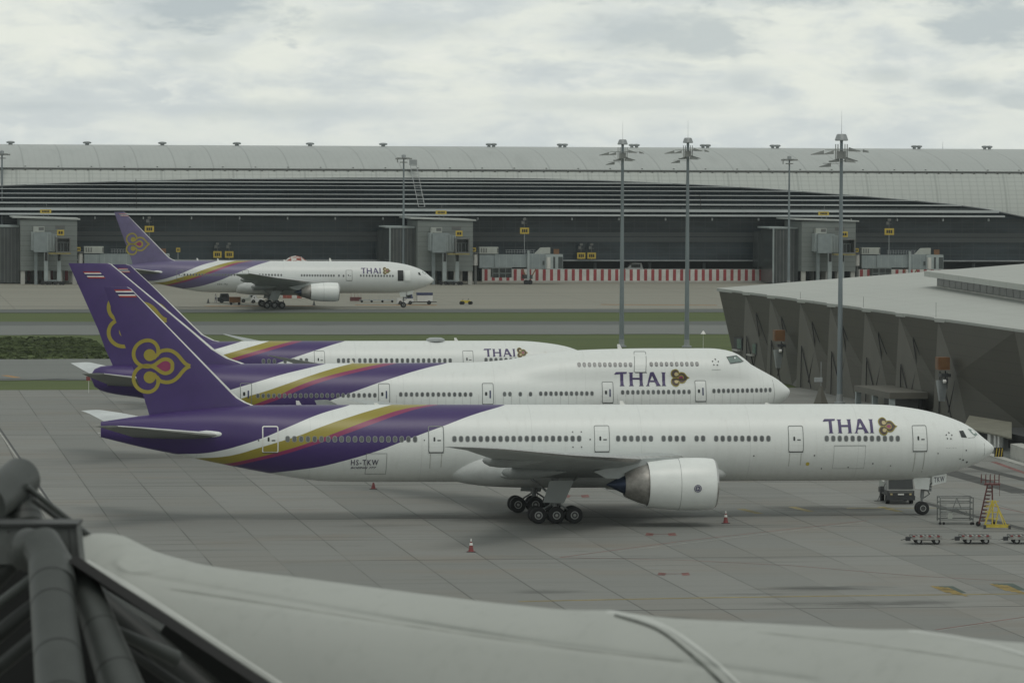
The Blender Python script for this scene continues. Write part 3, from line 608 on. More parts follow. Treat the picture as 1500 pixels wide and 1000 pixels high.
    MB().add([(-a, -(.75 + y), b) for y in (0, .04) for a, b in ((6.75, 3.1), (5.35, 3.1), (5.45, 2.1), (6.6, 2.2))], [(0, 1, 2, 3), (7, 6, 5, 4), (0, 4, 5, 1), (1, 5, 6, 2), (2, 6, 7, 3), (3, 7, 4, 0)]).build('nose_gear_door', m_white, root)
    # wing body fairing
    rings = []
    for i in range(37):
        f = .5 - .5 * math.cos(math.pi * i / 36); s = 22.3 + (45.2 - 22.3) * f; e = max(0, 1 - abs(2 * f - 1) ** 4) ** .5; hwid = 1.3 + 2.35 * e; zb = 3.55 - 1.09 * e; zt = 3.7 + (1.35 + 1.25 * min(1, max(0, (f - .45) / .2))) * e
        rings.append([(-m(s), hwid * math.copysign(abs(math.cos(a)) ** .7, math.cos(a)), (zb + zt) / 2 + (zt - zb) / 2 * math.copysign(abs(math.sin(a)) ** (.8 if f < .5 else .95), math.sin(a))) for a in [2 * math.pi * j / 32 for j in range(32)]])
    MB().loft(rings).build('belly_fairing', pm('fairing_white', (.56, .58, .57), .4, var=.1), root, True)
    return k
A_ = [(66.87, 5.3), (64.81, 5.42), (63.46, 5.66), (62.1, 6.04), (60.21, 6.68), (58.03, 7.6), (55.31, 8.62), (52.9, 9.2)]
B_ = [(65.62, 4.95), (63.46, 5.12), (62.1, 5.39), (60.75, 5.82), (58.85, 6.41), (57.21, 6.93), (55.64, 7.53), (53.4, 8.26), (50.67, 8.98), (49.5, 9.2)]
C_ = [(63.19, 4.5), (60.74, 5.08), (59.01, 5.55), (57.38, 6.04), (55.31, 6.77), (53.94, 7.28), (51.21, 8.22), (48.6, 8.92), (46.8, 9.15)]
D_ = [(62.64, 4.3), (60.74, 4.8), (58.73, 5.32), (56.67, 5.98), (55.03, 6.52), (53.12, 7.18), (51.21, 7.85), (49.02, 8.55), (47.38, 8.95), (45.6, 9.2)]
E1 = [(59.5, 3.75), (58.84, 3.87), (57.64, 4.05), (55.63, 4.38), (53.94, 4.8), (51.2, 5.61), (48.47, 6.63), (45.73, 7.6), (42.98, 8.52), (40.6, 9.1)]
root = empty('airliner', (39.39, 363.3, 0), TH, 'long white twin engined airliner nearest the camera, with purple tail and gold orchid emblem', 'airliner')
k = twin(True, root, livery('sweep_near', A_, B_, C_, D_, E1), m_purple)
k.windows([(58.21, 6.63, 48.05, 6.58, 20), (44.88, 6.59, 34.79, 6.57, 20), (31.62, 6.56, 28.95, 6.54, 6), (27.91, 6.54, 26.3, 6.53, 4), (25.21, 6.53, 24.68, 6.53, 2), (23.61, 6.52, 19.32, 6.5, 9), (14.51, 6.48, 8.63, 6.45, 12)])
for s, z, fr, wd in ((59.57, 6.58, m_flagwhite, .09), (46.35, 6.55, m_seam, .07), (32.93, 6.55, m_seam, .05), (17.05, 6.46, m_seam, .06), (6.75, 6.44, m_seam, .06)): k.door(s, z, 1.2, 2.06, fr, wd=wd)
k.thai(14.74, 10.55, 6.9, 8.02); k.orchid(9.42, 7.42, .0022, dark=True, off=.03)
k.orchid(68.15, 12.32, .00665, surf=k.fs, off=.0)
k.flag(71.6, 18.42, 1.35, .62, k.fs, .35)
k.stroke([(51.95, 5.45), (50.3, 5.45), (50.3, 3.75), (51.95, 3.75)], .035, .03, True).build('cargo_door', m_seam, root)
k.text('registration', 'HS-TKW', 53.15, 4.5, .45, m_ink, gap=1.25, w_=2.2); k.text('type_name', 'BOEING 777', 53.15, 4.2, .17, m_ink, .3, w_=2.05)
k.star(4.22, 6.6, .26); k.text('ship_name', '~ ~ . ~ ~', 4.53, 5.58, .07, m_seam, .3, w_=.95)
k.stroke([(13.9, 5.9), (11.3, 5.9)], .03, .03).build('cargo_hinge', m_seam, root)
k.stroke([(13.9, 5.88), (11.3, 5.88), (11.3, 4.0), (13.9, 4.0)], .018, .02, True).build('cargo_door', m_seam, root)
cpx = [[(3.25, 6.98), (2.86, 7.0), (2.6, 6.42), (3.12, 6.48)]]
k.poly(cpx, .03).build('cockpit_window', m_cock, root)
k.poly([[(2.35, 7.12), (1.72, 6.98), (1.45, 6.6), (1.75, 6.5), (2.1, 6.78)]], .03).build('cockpit_window', m_cockpale, root)
k.stroke([(2.5, 6.4), (1.9, 6.42), (1.35, 6.58)], .03, .03).build('nose_joint', m_seam, root)
for i, s in enumerate((.95,)): k.stroke([(s, 4.5), (s - .03, 5.4), (s, 6.3)], .03, .03).build('radome_joint', m_seam, root)
mb = MB()
for (s, z, r) in ((19.9, 6.5, .05), (33.9, 6.5, .06), (47.3, 6.5, .05), (60.5, 6.5, .06), (5.2, 5.2, .05), (2.7, 5.4, .06), (2.9, 4.6, .07), (2.5, 4.4, .08), (3.2, 4.7, .05), (15.5, 5.1, .06), (14.8, 4.0, .05), (12.6, 4.1, .05), (34.6, 7.1, .05), (35.3, 7.1, .05), (34.6, 5.9, .05), (35.3, 5.9, .05), (26.5, 4.9, .06), (20.5, 5.1, .06), (10.6, 4.4, .06), (9.1, 4.2, .05)):
    e = k.poly([k.rrect(s, z, r * 2, r * 2, r * .8)], .03); mb.add(e.v, e.f)
mb.build('static_ports', m_seamdark, root)
k.poly([k.rrect(16.0, 4.4, .3, .3, .14)], .028).build('placard', m_yellow, root)
k.streaks([(7.15, 5.3, 3.7, .09), (6.35, 5.3, 3.6, .09), (17.55, 5.3, 4.2, .07), (16.6, 5.3, 4.3, .07), (46.8, 5.4, 4.2, .08), (45.9, 5.4, 4.3, .08)], None).build('drain_streaks', pm('grime', (.48, .49, .46), .6), root)
for s, h in ((30.5, .3), (18.5, .12), (56.8, .35), (50.5, .15)): k.antenna(s, h)
k.text('gear_door_code', 'TKW', 5.02, 2.68, .42, m_ink, 0, 1.25, surf=lambda s, z, off: (-s, -.80, z + .12 * (5.1 - s)), w_=.86)
MB().bar((-72.9, 0, 7.0), (-73.1, 0, 7.0), .05).build('tail_light', m_flagwhite, root)
# ---- far twin
rf = empty('airliner', (-15.6, 872, 0), TH, 'distant white twin engined airliner in front of the far terminal with its forward door open', 'airliner')
sh = lambda L, k0=0, span=20, ref=59: [(a - 10.13 + k0 * (ref - a) / span, b - .12) for a, b in L]
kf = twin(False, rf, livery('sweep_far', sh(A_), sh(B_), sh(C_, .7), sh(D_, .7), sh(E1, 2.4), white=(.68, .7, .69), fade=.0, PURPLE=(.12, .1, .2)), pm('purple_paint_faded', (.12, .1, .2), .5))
kf.windows([(49.0, 6.5, 36.5, 6.5, 23), (34.4, 6.5, 30.2, 6.45, 8), (26.2, 6.4, 19.9, 6.35, 13), (18.9, 6.35, 18.0, 6.3, 2), (14.6, 6.35, 8.3, 6.3, 12)], .26, .38)
for s in (49.9, 37.2, 16.9): kf.door(s, 6.4, 1.2, 2.0, m_seam, wd=.08)
o = kf.poly([kf.rrect(6.75, 6.35, 1.15, 2.1, .1)], .03).build('open_doorway', m_black, rf)
kf.poly([kf.rrect(5.4, 6.35, 1.15, 2.0, .1)], .25).build('door', m_white, rf)
kf.thai(14.6, 10.6, 6.75, 7.85); kf.orchid(9.5, 7.3, .0022, dark=True, off=.03); kf.orchid(58.0, 12.4, .0066, surf=kf.fs, off=.0); kf.flag(61.4, 18.3, 1.5, .5, kf.fs, .35)
kf.poly([[(3.2, 6.98), (2.86, 7.0), (2.6, 6.42), (3.1, 6.48)]], .03).build('cockpit_window', m_cock, rf); kf.poly([[(2.35, 7.12), (1.72, 6.98), (1.45, 6.6), (2.1, 6.7)]], .03).build('cockpit_window', m_cockpale, rf)
kf.text('registration', 'HS-TJ', 42.6, 4.4, .42, m_seamdark, gap=1.2, w_=1.9)
for s, h in ((29, .3), (20, .6), (46, .5), (42, .4)): kf.antenna(s, h)
# ---- double deck four engined
AJ = [(58.5, 5.7), (56.5, 6.3), (54.82, 6.87), (52.39, 7.58), (50.03, 8.23), (47.66, 8.75), (45.68, 9.15)]
BJ = [(57, 4.9), (55.2, 5.5), (53.73, 6.07), (52.39, 6.46), (50.03, 7.24), (47.66, 8.03), (45.29, 8.7), (43.97, 9.0), (42.9, 9.18)]
CJ = [(55, 4.4), (52.8, 5.4), (50.72, 6.2), (48.78, 7.11), (46.27, 7.92), (42.98, 8.67), (40.8, 9.05)]
DJ = [(55, 4.1), (52.6, 5.1), (50.4, 5.95), (48.4, 6.82), (45.9, 7.66), (42.6, 8.45), (40.0, 8.95)]
EJ = [(50, 4.6), (47, 5.3), (44.62, 6.1), (42.97, 6.7), (39.66, 7.8), (36.35, 8.7), (34.2, 9.12)]
rj = empty('airliner', (27.3, 436, 0), TH, 'white four engined double deck airliner with humped forward fuselage, parked behind the nearest airliner', 'airliner')
top = [(-.06, 6.25), (.08, 6.54), (.56, 6.95), (1.25, 7.49), (2.21, 8.03), (3.45, 8.7), (4.14, 9.11), (4.69, 9.62), (5.64, 10.14), (6.6, 10.38), (7.97, 10.52), (14.1, 10.53), (17.5, 10.48), (20, 10.41), (22.5, 10.26), (25.1, 9.98), (27.6, 9.52), (29.3, 9.33), (32.6, 9.18), (36, 9.16), (46, 9.12), (60, 9.12), (64.7, 9.04), (67.2, 8.95), (68.2, 8.6), (68.55, 8.0)]
bot = [(-.06, 6.25), (.08, 5.87), (.42, 5.47), (.96, 5.07), (2.2, 4.3), (4, 3.5), (6.5, 2.95), (9, 2.7), (46, 2.7), (50, 2.85), (55, 3.9), (60, 5.0), (63.5, 5.8), (67.7, 6.62), (68.4, 7.3), (68.55, 7.9)]
hw = [(-.06, 0), (.08, .35), (.56, .9), (1.25, 1.4), (2.21, 1.9), (4, 2.55), (6.5, 3.0), (9, 3.22), (12, 3.25), (46, 3.25), (52, 3.0), (58, 2.3), (63.5, 1.5), (67.5, .85), (68.55, .1)]
ltop = [(-.06, 6.25), (.08, 6.5), (.56, 6.9), (1.25, 7.4), (2.21, 7.9), (3.45, 8.4), (5.6, 8.85), (9, 9.12), (46, 9.12), (64.7, 9.04), (67.2, 8.95), (68.2, 8.6), (68.55, 8.0)]
j = Craft(dict(s0=-.06, s1=68.54, top=top, bot=bot, hw=hw, ltop=ltop), rj, livery('sweep_jumbo', AJ, BJ, CJ, DJ, EJ)); j.fuselage()
WJ = [(1.5, 18.5, 35.0, 4.3, .12, 1.2), (3.2, 20.0, 35.2, 4.45, .12, 1.0), (11.5, 27.6, 37.2, 4.9, .1, .5), (22, 36.8, 42.8, 5.4, .09, .1), (31.3, 45.2, 49.2, 5.75, .08, 0), (31.9, 46.6, 49.6, 6.1, .08, 0), (32.2, 48.9, 50.2, 7.3, .07, 0)]
for sd in (-1, 1):
    j.surface('wing', WJ, side=sd)
    j.engine(sd, 11.7, 2.9, 22.6, 27.0, 1.4, 1.5, 1.2); j.engine(sd, 21.2, 3.3, 31.5, 35.9, 1.4, 1.5, 1.2)
    j.surface('tailplane', [(.8, 59.5, 67.0, 7.2, .09, .1), (1.6, 60.2, 67.0, 7.35, .09, .1), (11.05, 67.8, 69.9, 8.7, .08, 0)], side=sd, le=m_nosealu, mat=m_undershade, topmat=m_taptop)
    j.bogie(sd, 5.5, [31.2, 32.65], .62, 3.6, False); j.bogie(sd, 1.9, [34.3, 35.75], .62, 3.6, False); j.wheel(7.9, .35, .6, .58, .36, sd)
MB().tube((-7.9, 0, .5), (-7.9, 0, 3.0), .17, n=10).build('nose_gear_strut', m_gear, rj, True)
FJ = [(0, 52.6, 66.3, 8.7, .08, 0), (0, 53.9, 66.5, 9.2, .08, 0), (0, 55.2, 66.7, 9.65, .08, 0), (0, 56.6, 67.1, 10.5, .08, 0), (0, 58.86, 67.8, 12.42, .08, 0), (0, 66.5, 70.6, 18.7, .08, 0), (0, 66.8, 70.66, 18.8, .06, 0)]
j.surface('fin', FJ, vertical=True, mat=m_purple, le=m_nosealu); fsj = finsurf(FJ)
j.orchid(64.18, 13.35, .0082, surf=fsj, off=.0); j.flag(69.0, 18.0, 1.6, .65, fsj, .35)
j.windows([(52.67, 6.17, 41.4, 6.2, 23), (38.89, 6.27, 32.08, 6.24, 14), (28.78, 6.27, 28.25, 6.27, 2), (27.24, 6.26, 27.24, 6.26, 1), (26.24, 6.26, 26.24, 6.26, 1), (25.24, 6.3, 20.21, 6.3, 11), (17.19, 6.4, 10.63, 6.43, 14), (8.15, 6.5, 2.32, 6.52, 13), (21.34, 9.06, 16.29, 9.05, 11), (14.24, 9.08, 9.71, 9.1, 10)], .25, .36)
for s, z in ((53.8, 6.35), (40.5, 6.3), (30.4, 6.3), (18.65, 6.4), (9.47, 6.5)):
    j.door(s, z, 1.07, 2.0, m_seam, wd=.06, handle=False)
    j.poly([j.rrect(s + .18, z, .22, .36, .08)], .034).build('door_window', m_cock, rj)
    j.poly([j.rrect(s - .22, z - .05, .14, .75, .05)], .036).build('door_sticker', m_vehblue, rj)
j.door(15.3, 9.3, 1.15, 1.95, m_seam, tilt=-.12, handle=False)
j.thai(17.96, 12.85, 7.0, 8.35); j.orchid(11.5, 7.78, .0026, dark=True, off=.03); j.star(7.85, 9.25, .3)
j.stroke([(8.3, 8.55), (7.4, 8.55)], .03, .03).build('ship_name', m_seam, rj)
o = j.poly([[(6.6, 9.72), (5.55, 9.85), (4.9, 9.3), (5.2, 9.2), (6.35, 9.15)]], .03).build('cockpit_window', m_cockpale, rj)
j.stroke([(6.62, 9.74), (5.55, 9.86), (4.9, 9.3), (6.35, 9.13)], .07, .045, True).build('window_frame', m_seamdark, o); j.stroke([(5.95, 9.8), (5.8, 9.17)], .06, .045).build('window_frame', m_seamdark, o)
j.stroke([(1.9, 5.3), (1.84, 6.2), (1.95, 7.8)], .03, .03).build('radome_joint', m_seam, rj)
j.streaks([(s, 6.2, 6.2 - random.uniform(.6, 1.6), .05) for s in np.arange(2.5, 41, .8)], None).build('drain_streaks', pm('light_grime', (.6, .615, .6), .6), rj)
j.antenna(16.7, .45); j.antenna(24, .12); j.antenna(43, .35)
# ---- mid size twin with flexed wings
AD = [(50, 5.6), (45.78, 6.85), (42.6, 7.72)]; BD = [(49, 5.1), (44.83, 6.24), (42.73, 6.84), (39.8, 7.62)]; CD = [(48, 4.6), (44.0, 5.81), (41.78, 6.45), (38.44, 7.33), (37.3, 7.58)]; DD = [(47.5, 4.4), (43.21, 5.63), (40.82, 6.32), (38.2, 7.05), (36.4, 7.5)]; ED = [(41, 4.6), (37.32, 5.72), (35.08, 6.43), (32.21, 7.3), (30.9, 7.62)]
rd = empty('airliner', (10.8, 524, 0), TH, 'white airliner showing only its roof line and fin behind the double deck airliner', 'airliner')
top = [(0, 4.3), (.3, 4.95), (1.2, 5.6), (2.6, 6.3), (4.4, 6.95), (6.85, 7.38), (9.3, 7.6), (12, 7.66), (41, 7.66), (46, 7.6), (50, 7.3), (56.2, 6.5)]
bot = [(0, 4.3), (.3, 3.7), (1.2, 3.1), (2.6, 2.5), (5, 1.98), (8, 1.75), (36, 1.75), (40, 2.1), (46, 3.6), (52, 5.0), (56.2, 5.9)]
hw = [(0, 0), (.3, .6), (1.2, 1.3), (2.6, 2.0), (5, 2.6), (8, 2.85), (10, 2.88), (38, 2.88), (43, 2.5), (48, 1.7), (53, .8), (56.2, .25)]
q = Craft(dict(s0=0, s1=56.2, top=top, bot=bot, hw=hw), rd, livery('sweep_mid', AD, BD, CD, DD, ED)); q.fuselage()
WD = [(1.5, 16.5, 30, 3.3, .12, .9), (3, 17.6, 30.1, 3.4, .12, .8), (10, 23.8, 31.0, 3.9, .1, .4), (18, 29.8, 34.3, 4.8, .09, .1), (25.5, 36, 38.8, 6.1, .08, 0), (28, 39, 40.6, 6.7, .07, 0), (30, 42.2, 42.6, 7.3, .06, 0)]
for sd in (-1, 1):
    q.surface('wing', WD, side=sd, mat=m_grey); q.engine(sd, 9.7, 2.2, 15.5, 19.8, 1.6, 1.5, 1.2, cowlmat=m_white)
    q.surface('tailplane', [(.8, 49, 54.5, 5.9, .09, .1), (9.9, 55.0, 57.0, 7.0, .08, 0)], side=sd, le=m_nosealu, mat=m_undershade, topmat=m_taptop); q.bogie(sd, 4.9, [26.3, 27.8], .62, 2.6, False); q.wheel(5, .32, .5, .48, .3, sd)
MB().tube((-5, 0, .5), (-5, 0, 2.3), .15, n=10).build('nose_gear_strut', m_gear, rd, True)
FD = [(0, 43.5, 54.8, 7.2, .08, 0), (0, 46.0, 55.0, 7.75, .08, 0), (0, 47.3, 55.15, 8.4, .08, 0), (0, 48.5, 55.4, 9.53, .08, 0), (0, 53.1, 56.9, 14.0, .08, 0), (0, 55.7, 58.0, 16.4, .08, 0), (0, 56.3, 58.1, 16.6, .06, 0)]
q.surface('fin', FD, vertical=True, mat=m_purple, le=m_nosealu); q.flag(57.1, 16.15, 1.1, .5, finsurf(FD), .35); q.orchid(53.2, 10.9, .0058, surf=finsurf(FD), off=.0)
q.windows([(40.52, 5.42, 39.25, 5.42, 3), (38.0, 5.45, 37.0, 5.45, 2), (36.14, 5.49, 35.5, 5.49, 2), (31.75, 5.48, 30.0, 5.48, 4), (29.27, 5.48, 18.63, 5.45, 18), (14.39, 5.5, 8.5, 5.5, 11)], .3, .46)
q.door(33.97, 5.6, 1.2, 1.95, m_seam); q.door(16.5, 5.6, 1.2, 1.95, m_seam); q.thai(14.63, 10.85, 5.9, 6.8); q.orchid(10.05, 6.35, .0018, dark=True, off=.03)
MB().lathe([(7.6, 1.1), (7.85, 1.08), (8.02, .7), (8.06, .02)], (-20, 0, 0), 'Z', 24).build('radome', m_grey, rd, True)
q.antenna(17.3, .35)
# ------------------------------------------------------------------ FAR TERMINAL (local frame: x along, y away from camera, z up)
T0 = Vector((-ST * nT, CT * nT, 0))
def ta(u, v, dn=0): return PN(u, v, nT + dn)            # -> along, height on the plane dn behind the barrier
def tz(v, dn=0): return ta(750, v, dn)[1]
def f_panel(t, o, b):
    sp = N(t, 'ShaderNodeSeparateXYZ'); t.links.new(o, sp.inputs[0]); x, z = sp.outputs[0], sp.outputs[2]
    c = MIX(t, NOISE(t, MAP(t, o, (.02, .02, .1)), 1, 5), (.39, .415, .395), (.46, .485, .46))
    c = MIX(t, M(t, 'MULTIPLY', RAMP(t, NOISE(t, MAP(t, o, (.7, .7, .08)), 1, 4), .5, .8), .18), c, (.26, .28, .27))
    c = MIX(t, M(t, 'MULTIPLY', lines(t, x, 1.9, 0, .3), .3), c, (.26, .28, .27)); c = MIX(t, M(t, 'MULTIPLY', lines(t, z, 1.05, .2, .22), .3), c, (.26, .28, .27))
    return MIX(t, M(t, 'MULTIPLY', lines(t, x, 17.1, 3, .5), .4), c, (.2, .22, .21))
m_clad = sheet_mat('shell_cladding', None, f_panel, .55)
def f_roof(t, o, b):
    sp = N(t, 'ShaderNodeSeparateXYZ'); t.links.new(o, sp.inputs[0]); x = sp.outputs[0]
    c = MIX(t, NOISE(t, MAP(t, o, (.015, .05, .3)), 1, 5), (.34, .365, .35), (.43, .45, .435))
    c = MIX(t, M(t, 'MULTIPLY', RAMP(t, NOISE(t, MAP(t, o, (.3, .05, .05)), 1, 4), .5, .8), .25), c, (.2, .22, .21))
    c = MIX(t, M(t, 'MULTIPLY', lines(t, x, 9.0, 3, .35), .45), c, (.2, .215, .21)); return MIX(t, M(t, 'MULTIPLY', lines(t, x, 1.5, 0, .2), .12), c, (.2, .2, .2))
m_roof = sheet_mat('shell_roof', None, f_roof, .42)
def f_glass(t, o, b):
    sp = N(t, 'ShaderNodeSeparateXYZ'); t.links.new(o, sp.inputs[0]); x, z = sp.outputs[0], sp.outputs[2]
    c = MIX(t, RAMP(t, NOISE(t, MAP(t, o, (.06, .05, .25)), 1, 6, .6), .35, .65), (.016, .025, .032), (.045, .062, .073))  # paler noise patches paint varied reflections into the glass colour
    c = MIX(t, M(t, 'MULTIPLY', lines(t, x, 2.9, 0, .16), .35), c, (.09, .1, .1)); return MIX(t, M(t, 'MULTIPLY', lines(t, z, 1.55, .4, .16), .4), c, (.1, .11, .11))
m_gl = sheet_mat('terminal_glass', None, f_glass, .22); m_gl.node_tree.nodes['Principled BSDF'].inputs['Specular IOR Level'].default_value = .35
def f_glass2(t, o, b):
    sp = N(t, 'ShaderNodeSeparateXYZ'); t.links.new(o, sp.inputs[0]); x = sp.outputs[0]
    c = MIX(t, NOISE(t, MAP(t, o, (.05, .05, .3)), 1, 5), (.05, .06, .062), (.085, .1, .1)); return MIX(t, M(t, 'MULTIPLY', lines(t, x, 4.9, 0, .35), .6), c, (.02, .025, .025))
m_gl2 = sheet_mat('upper_glass', None, f_glass2, .3)
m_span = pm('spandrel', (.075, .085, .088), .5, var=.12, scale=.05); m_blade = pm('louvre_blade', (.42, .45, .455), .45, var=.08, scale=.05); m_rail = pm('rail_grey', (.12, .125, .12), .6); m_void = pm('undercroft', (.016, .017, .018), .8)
term = empty('terminal_building', T0, TH, 'long far terminal with barrel roof and dark louvred lens shaped glazing', 'terminal')
X0_, X1_ = -70.0, 420.0
prof = [(251, 5.2), (249, 6), (245, 8), (240, 11), (233, 16), (226, 23), (220, 32), (216.5, 42), (215, 52)]
pz = [(dn, tz(v, dn)) for v, dn in prof]; zc_ = pz[-1][1]; pz += [(62, zc_ - .3), (72, zc_ - 1.3), (82, zc_ - 3.5), (90, zc_ - 8), (94, zc_ - 16), (95, 0)]
xs = list(np.linspace(X0_, X1_, 60)); mb = MB(); mb.loft([[(x, d_, z) for d_, z in pz] for x in xs], close=False, caps=False); mb.build('roof', m_roof, term, True)
for x in (X0_, X1_): MB().add([(x, d_, z) for d_, z in pz] + [(x, 8, 0)], [tuple(range(len(pz) + 1))]).build('end_wall', m_span, term)
low = [(317, 0.0), (305, .5), (290, 1.4), (275, 2.6), (262, 3.9), (251, 5.2)]
lowz = [tz(v, dn) for v, dn in low]
def dn_at(z): return float(np.interp(z, lowz, [d_ for _, d_ in low]))
bnd = [(-400, 300), (-140, 286), (-60, 277), (0, 272.5), (100, 268.5), (200, 265.5), (300, 263), (400, 261.8), (500, 261), (600, 261), (700, 261.2), (800, 262.5), (910, 266), (1010, 270.5), (1125, 277), (1200, 283), (1265, 288), (1340, 294.5), (1395, 300), (1440, 306), (1500, 318.5)]
bx, bz = [], []
for u, v in bnd:
    a_, z_ = ta(u, v, 2.5); bx.append(a_); bz.append(max(z_, lowz[0]))
bx.append(X1_); bz.append(lowz[0])
fb_ = lambda x: float(np.interp(x, bx, bz)); zr_ = lowz[-1]
cols = list(np.linspace(X0_, X1_, 170)); mb = MB(); NR = 10
mb.loft([[(x, dn_at(fb_(x) + (zr_ - fb_(x)) * i / NR), fb_(x) + (zr_ - fb_(x)) * i / NR) for i in range(NR + 1)] + [(x, dn_at(fb_(x)) + 1.3, fb_(x) + .1)] for x in cols], close=False, caps=False); mb.build('cladding', m_clad, term, True)
mb = MB(); mb.loft([[(x, dn_at(fb_(x)) - .05, fb_(x) + .12), (x, dn_at(fb_(x)) - .3, fb_(x) - .1), (x, dn_at(fb_(x)) + .5, fb_(x) - .25)] for x in cols if fb_(x) > lowz[0] + .01], caps=False); mb.build('cladding_edge', m_span, term)
zs = [lowz[0] - .2] + lowz[1:]; mb = MB(); mb.loft([[(x, dn_at(z) + 1.5, z) for z in zs] for x in (X0_, X1_)], close=False, caps=False); mb.build('upper_glazing', m_gl, term)
a_, z0_ = ta(750, 307.5 + 3.2, 2); z0_ = tz(310, 1); z1_ = tz(301, 1)
MB().bb((X0_, 1.2, tz(309, 1)), (X1_, 2.0, tz(303, 1))).build('light_glazing', m_gl2, term)  # paler band with the reflection put into its colour
for v, th_, dep in ((263.5, .2, .7), (268, .26, .7), (273, .15, .7), (279, .18, .7), (285.5, .17, .8), (292, .24, .9), (299, .32, 1.0), (308, .6, 1.2), (315, .42, 1.3)):
    z = tz(v, 1.5)
    ends = [x for x in np.linspace(X0_, X1_, 900) if fb_(x) > z - .1 or v > 312]
    if not ends: continue
    x0_, x1_ = min(ends), max(ends); x1_ = min(x1_, ta(1470, 318, 1)[0]); yy = dn_at(z)
    mb = MB(); mb.bb((x0_, yy - .5, z - th_ / 2), (x1_, yy + dep, z + th_ / 2)); mb.build('louvre', m_blade, term)
for x in np.arange(X0_, X1_, 11.4): MB().bb((x, .5, lowz[0] - .9), (x + .25, 1.6, lowz[0] - .3)).build('louvre_bracket', m_blade, term)
MB().bb((X0_, 5.0, tz(250.3, 5) ), (X1_, 5.6, tz(248.4, 5))).build('gutter_rail', m_rail, term)
mb = MB()
for x in np.arange(X0_, X1_, 2.95): mb.bb((x, 4.9, tz(252, 5)), (x + .4, 5.1, tz(250.3, 5)))
for x in np.arange(X0_, X1_, 7.8): mb.bb((x, 6.9, tz(247.5, 7)), (x + .4, 7.2, tz(246, 7)))
mb.build('rail_brackets', m_rail, term)
zL = tz(381, 6)
MB().bb((X0_, 6, zL), (X1_, 6.6, lowz[0] + .2)).build('glass_wall', m_gl, term)
MB().bb((X0_, 5.6, tz(354, 6)), (X1_, 5.997, tz(347, 6))).build('spandrel', m_span, term); MB().bb((X0_, 5.75, tz(346, 6)), (X1_, 5.996, tz(340, 6))).build('spandrel', m_span, term)
MB().bb((X0_, 3.8, zL - .15), (X1_, 6.5, zL + .1)).build('ledge', m_steel, term)
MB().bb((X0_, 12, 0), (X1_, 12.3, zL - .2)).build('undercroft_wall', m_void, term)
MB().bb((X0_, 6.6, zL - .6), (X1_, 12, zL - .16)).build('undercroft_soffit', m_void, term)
for x in np.arange(X0_ + 5, X1_, 13.4): MB().tube((x, 7, 0), (x, 7, zL - .6), .4, n=10).build('column', m_span, term)
for u in (15, 127, 237, 346, 453, 560, 718, 822, 927, 1031, 1133, 1340, 1443):
    for q_ in ((0,) if u < 700 else (-3.5, 3.5)):
        a_, z_ = ta(u + q_, 215, 50); rv = MB().lathe([(0, .4), (.5, .4), (.55, .7), (.85, .85), (1.05, .6), (1.1, .05)] if u > 700 else [(0, .5), (.45, .5), (.5, .95), (.8, 1.1), (1.0, .7), (1.05, .05)], (a_, 48, zc_ - .25), 'Z', 14).build('roof_vent', m_steel, term, True)
a_, _ = ta(1381, 210, 50); MB().tube((a_, 50, zc_ - .5), (a_, 50, zc_ + 1.8), .06, .02, 6).build('lightning_rod', m_steel, term)
# access ladder and sagging cables on the shell
a1, z1 = ta(604, 243, -.5); a2, z2 = ta(613, 303, -.5); mb = MB()
for o_ in (0, 1.5): mb.bar((a1 + o_, 3.4, z1), (a2 + o_, -.7, z2), .14)
for i in range(16):
    f = i / 15; mb.bar((a1 + (a2 - a1) * f, 3.4 - 4.1 * f, z1 + (z2 - z1) * f), (a1 + 1.5 + (a2 - a1) * f, 3.4 - 4.1 * f, z1 + (z2 - z1) * f), .1)
mb.box((a1 + .7, 3.6, z1 + .8), (1.8, .8, 1.3)).build('access_ladder', m_steel, term)
for us in (((186, 212), (193, 240), (198, 262), (199, 300), (199, 316)), ((1013, 258), (1018, 272), (1022, 285), (1024, 300), (1024, 316))):
    pts = [(ta(u, v, 2)[0], -.6 + 0.4 * i, ta(u, v, 0)[1]) for i, (u, v) in enumerate(us[2:])]; mb = MB()
    for a, b in zip(pts[:-1], pts[1:]): mb.bar(a, b, .12)
    mb.build('hanging_cable', m_black, term)
# striped barrier
m_strw = pm('stripe_white', (.52, .52, .49), .6, var=.12, scale=.5); m_strr = pm('stripe_red', (.27, .04, .045), .6, var=.15, scale=.5)
def barrier(u0, u1, label, v0=413.0):
    a0_, _ = ta(u0, v0); a1_, _ = ta(u1, v0); r_ = empty('striped_barrier', T0 + Vector((CT, ST, 0)) * a0_, TH, label, 'barrier', None); L = a1_ - a0_
    MB().bb((0, 0, 0), (L, .25, 3.1)).build('panel', m_strw, r_); mb = MB(); x = .6
    while x < L - 1: mb.bb((x, -.03, .12), (x + .75, -.002, 3.02)); x += 1.76
    mb.build('red_stripes', m_strr, r_); MB().bb((0, -.25, 0), (L, -.03, .3)).build('foot', m_conc, r_)
barrier(706, 1134, 'longest red and white striped barrier, ending at the right gate block')
barrier(1256, 1395, 'red and white striped barrier behind the rightmost gate block jet bridge'); barrier(-30, 108, 'red and white striped barrier behind the leftmost gate block legs')
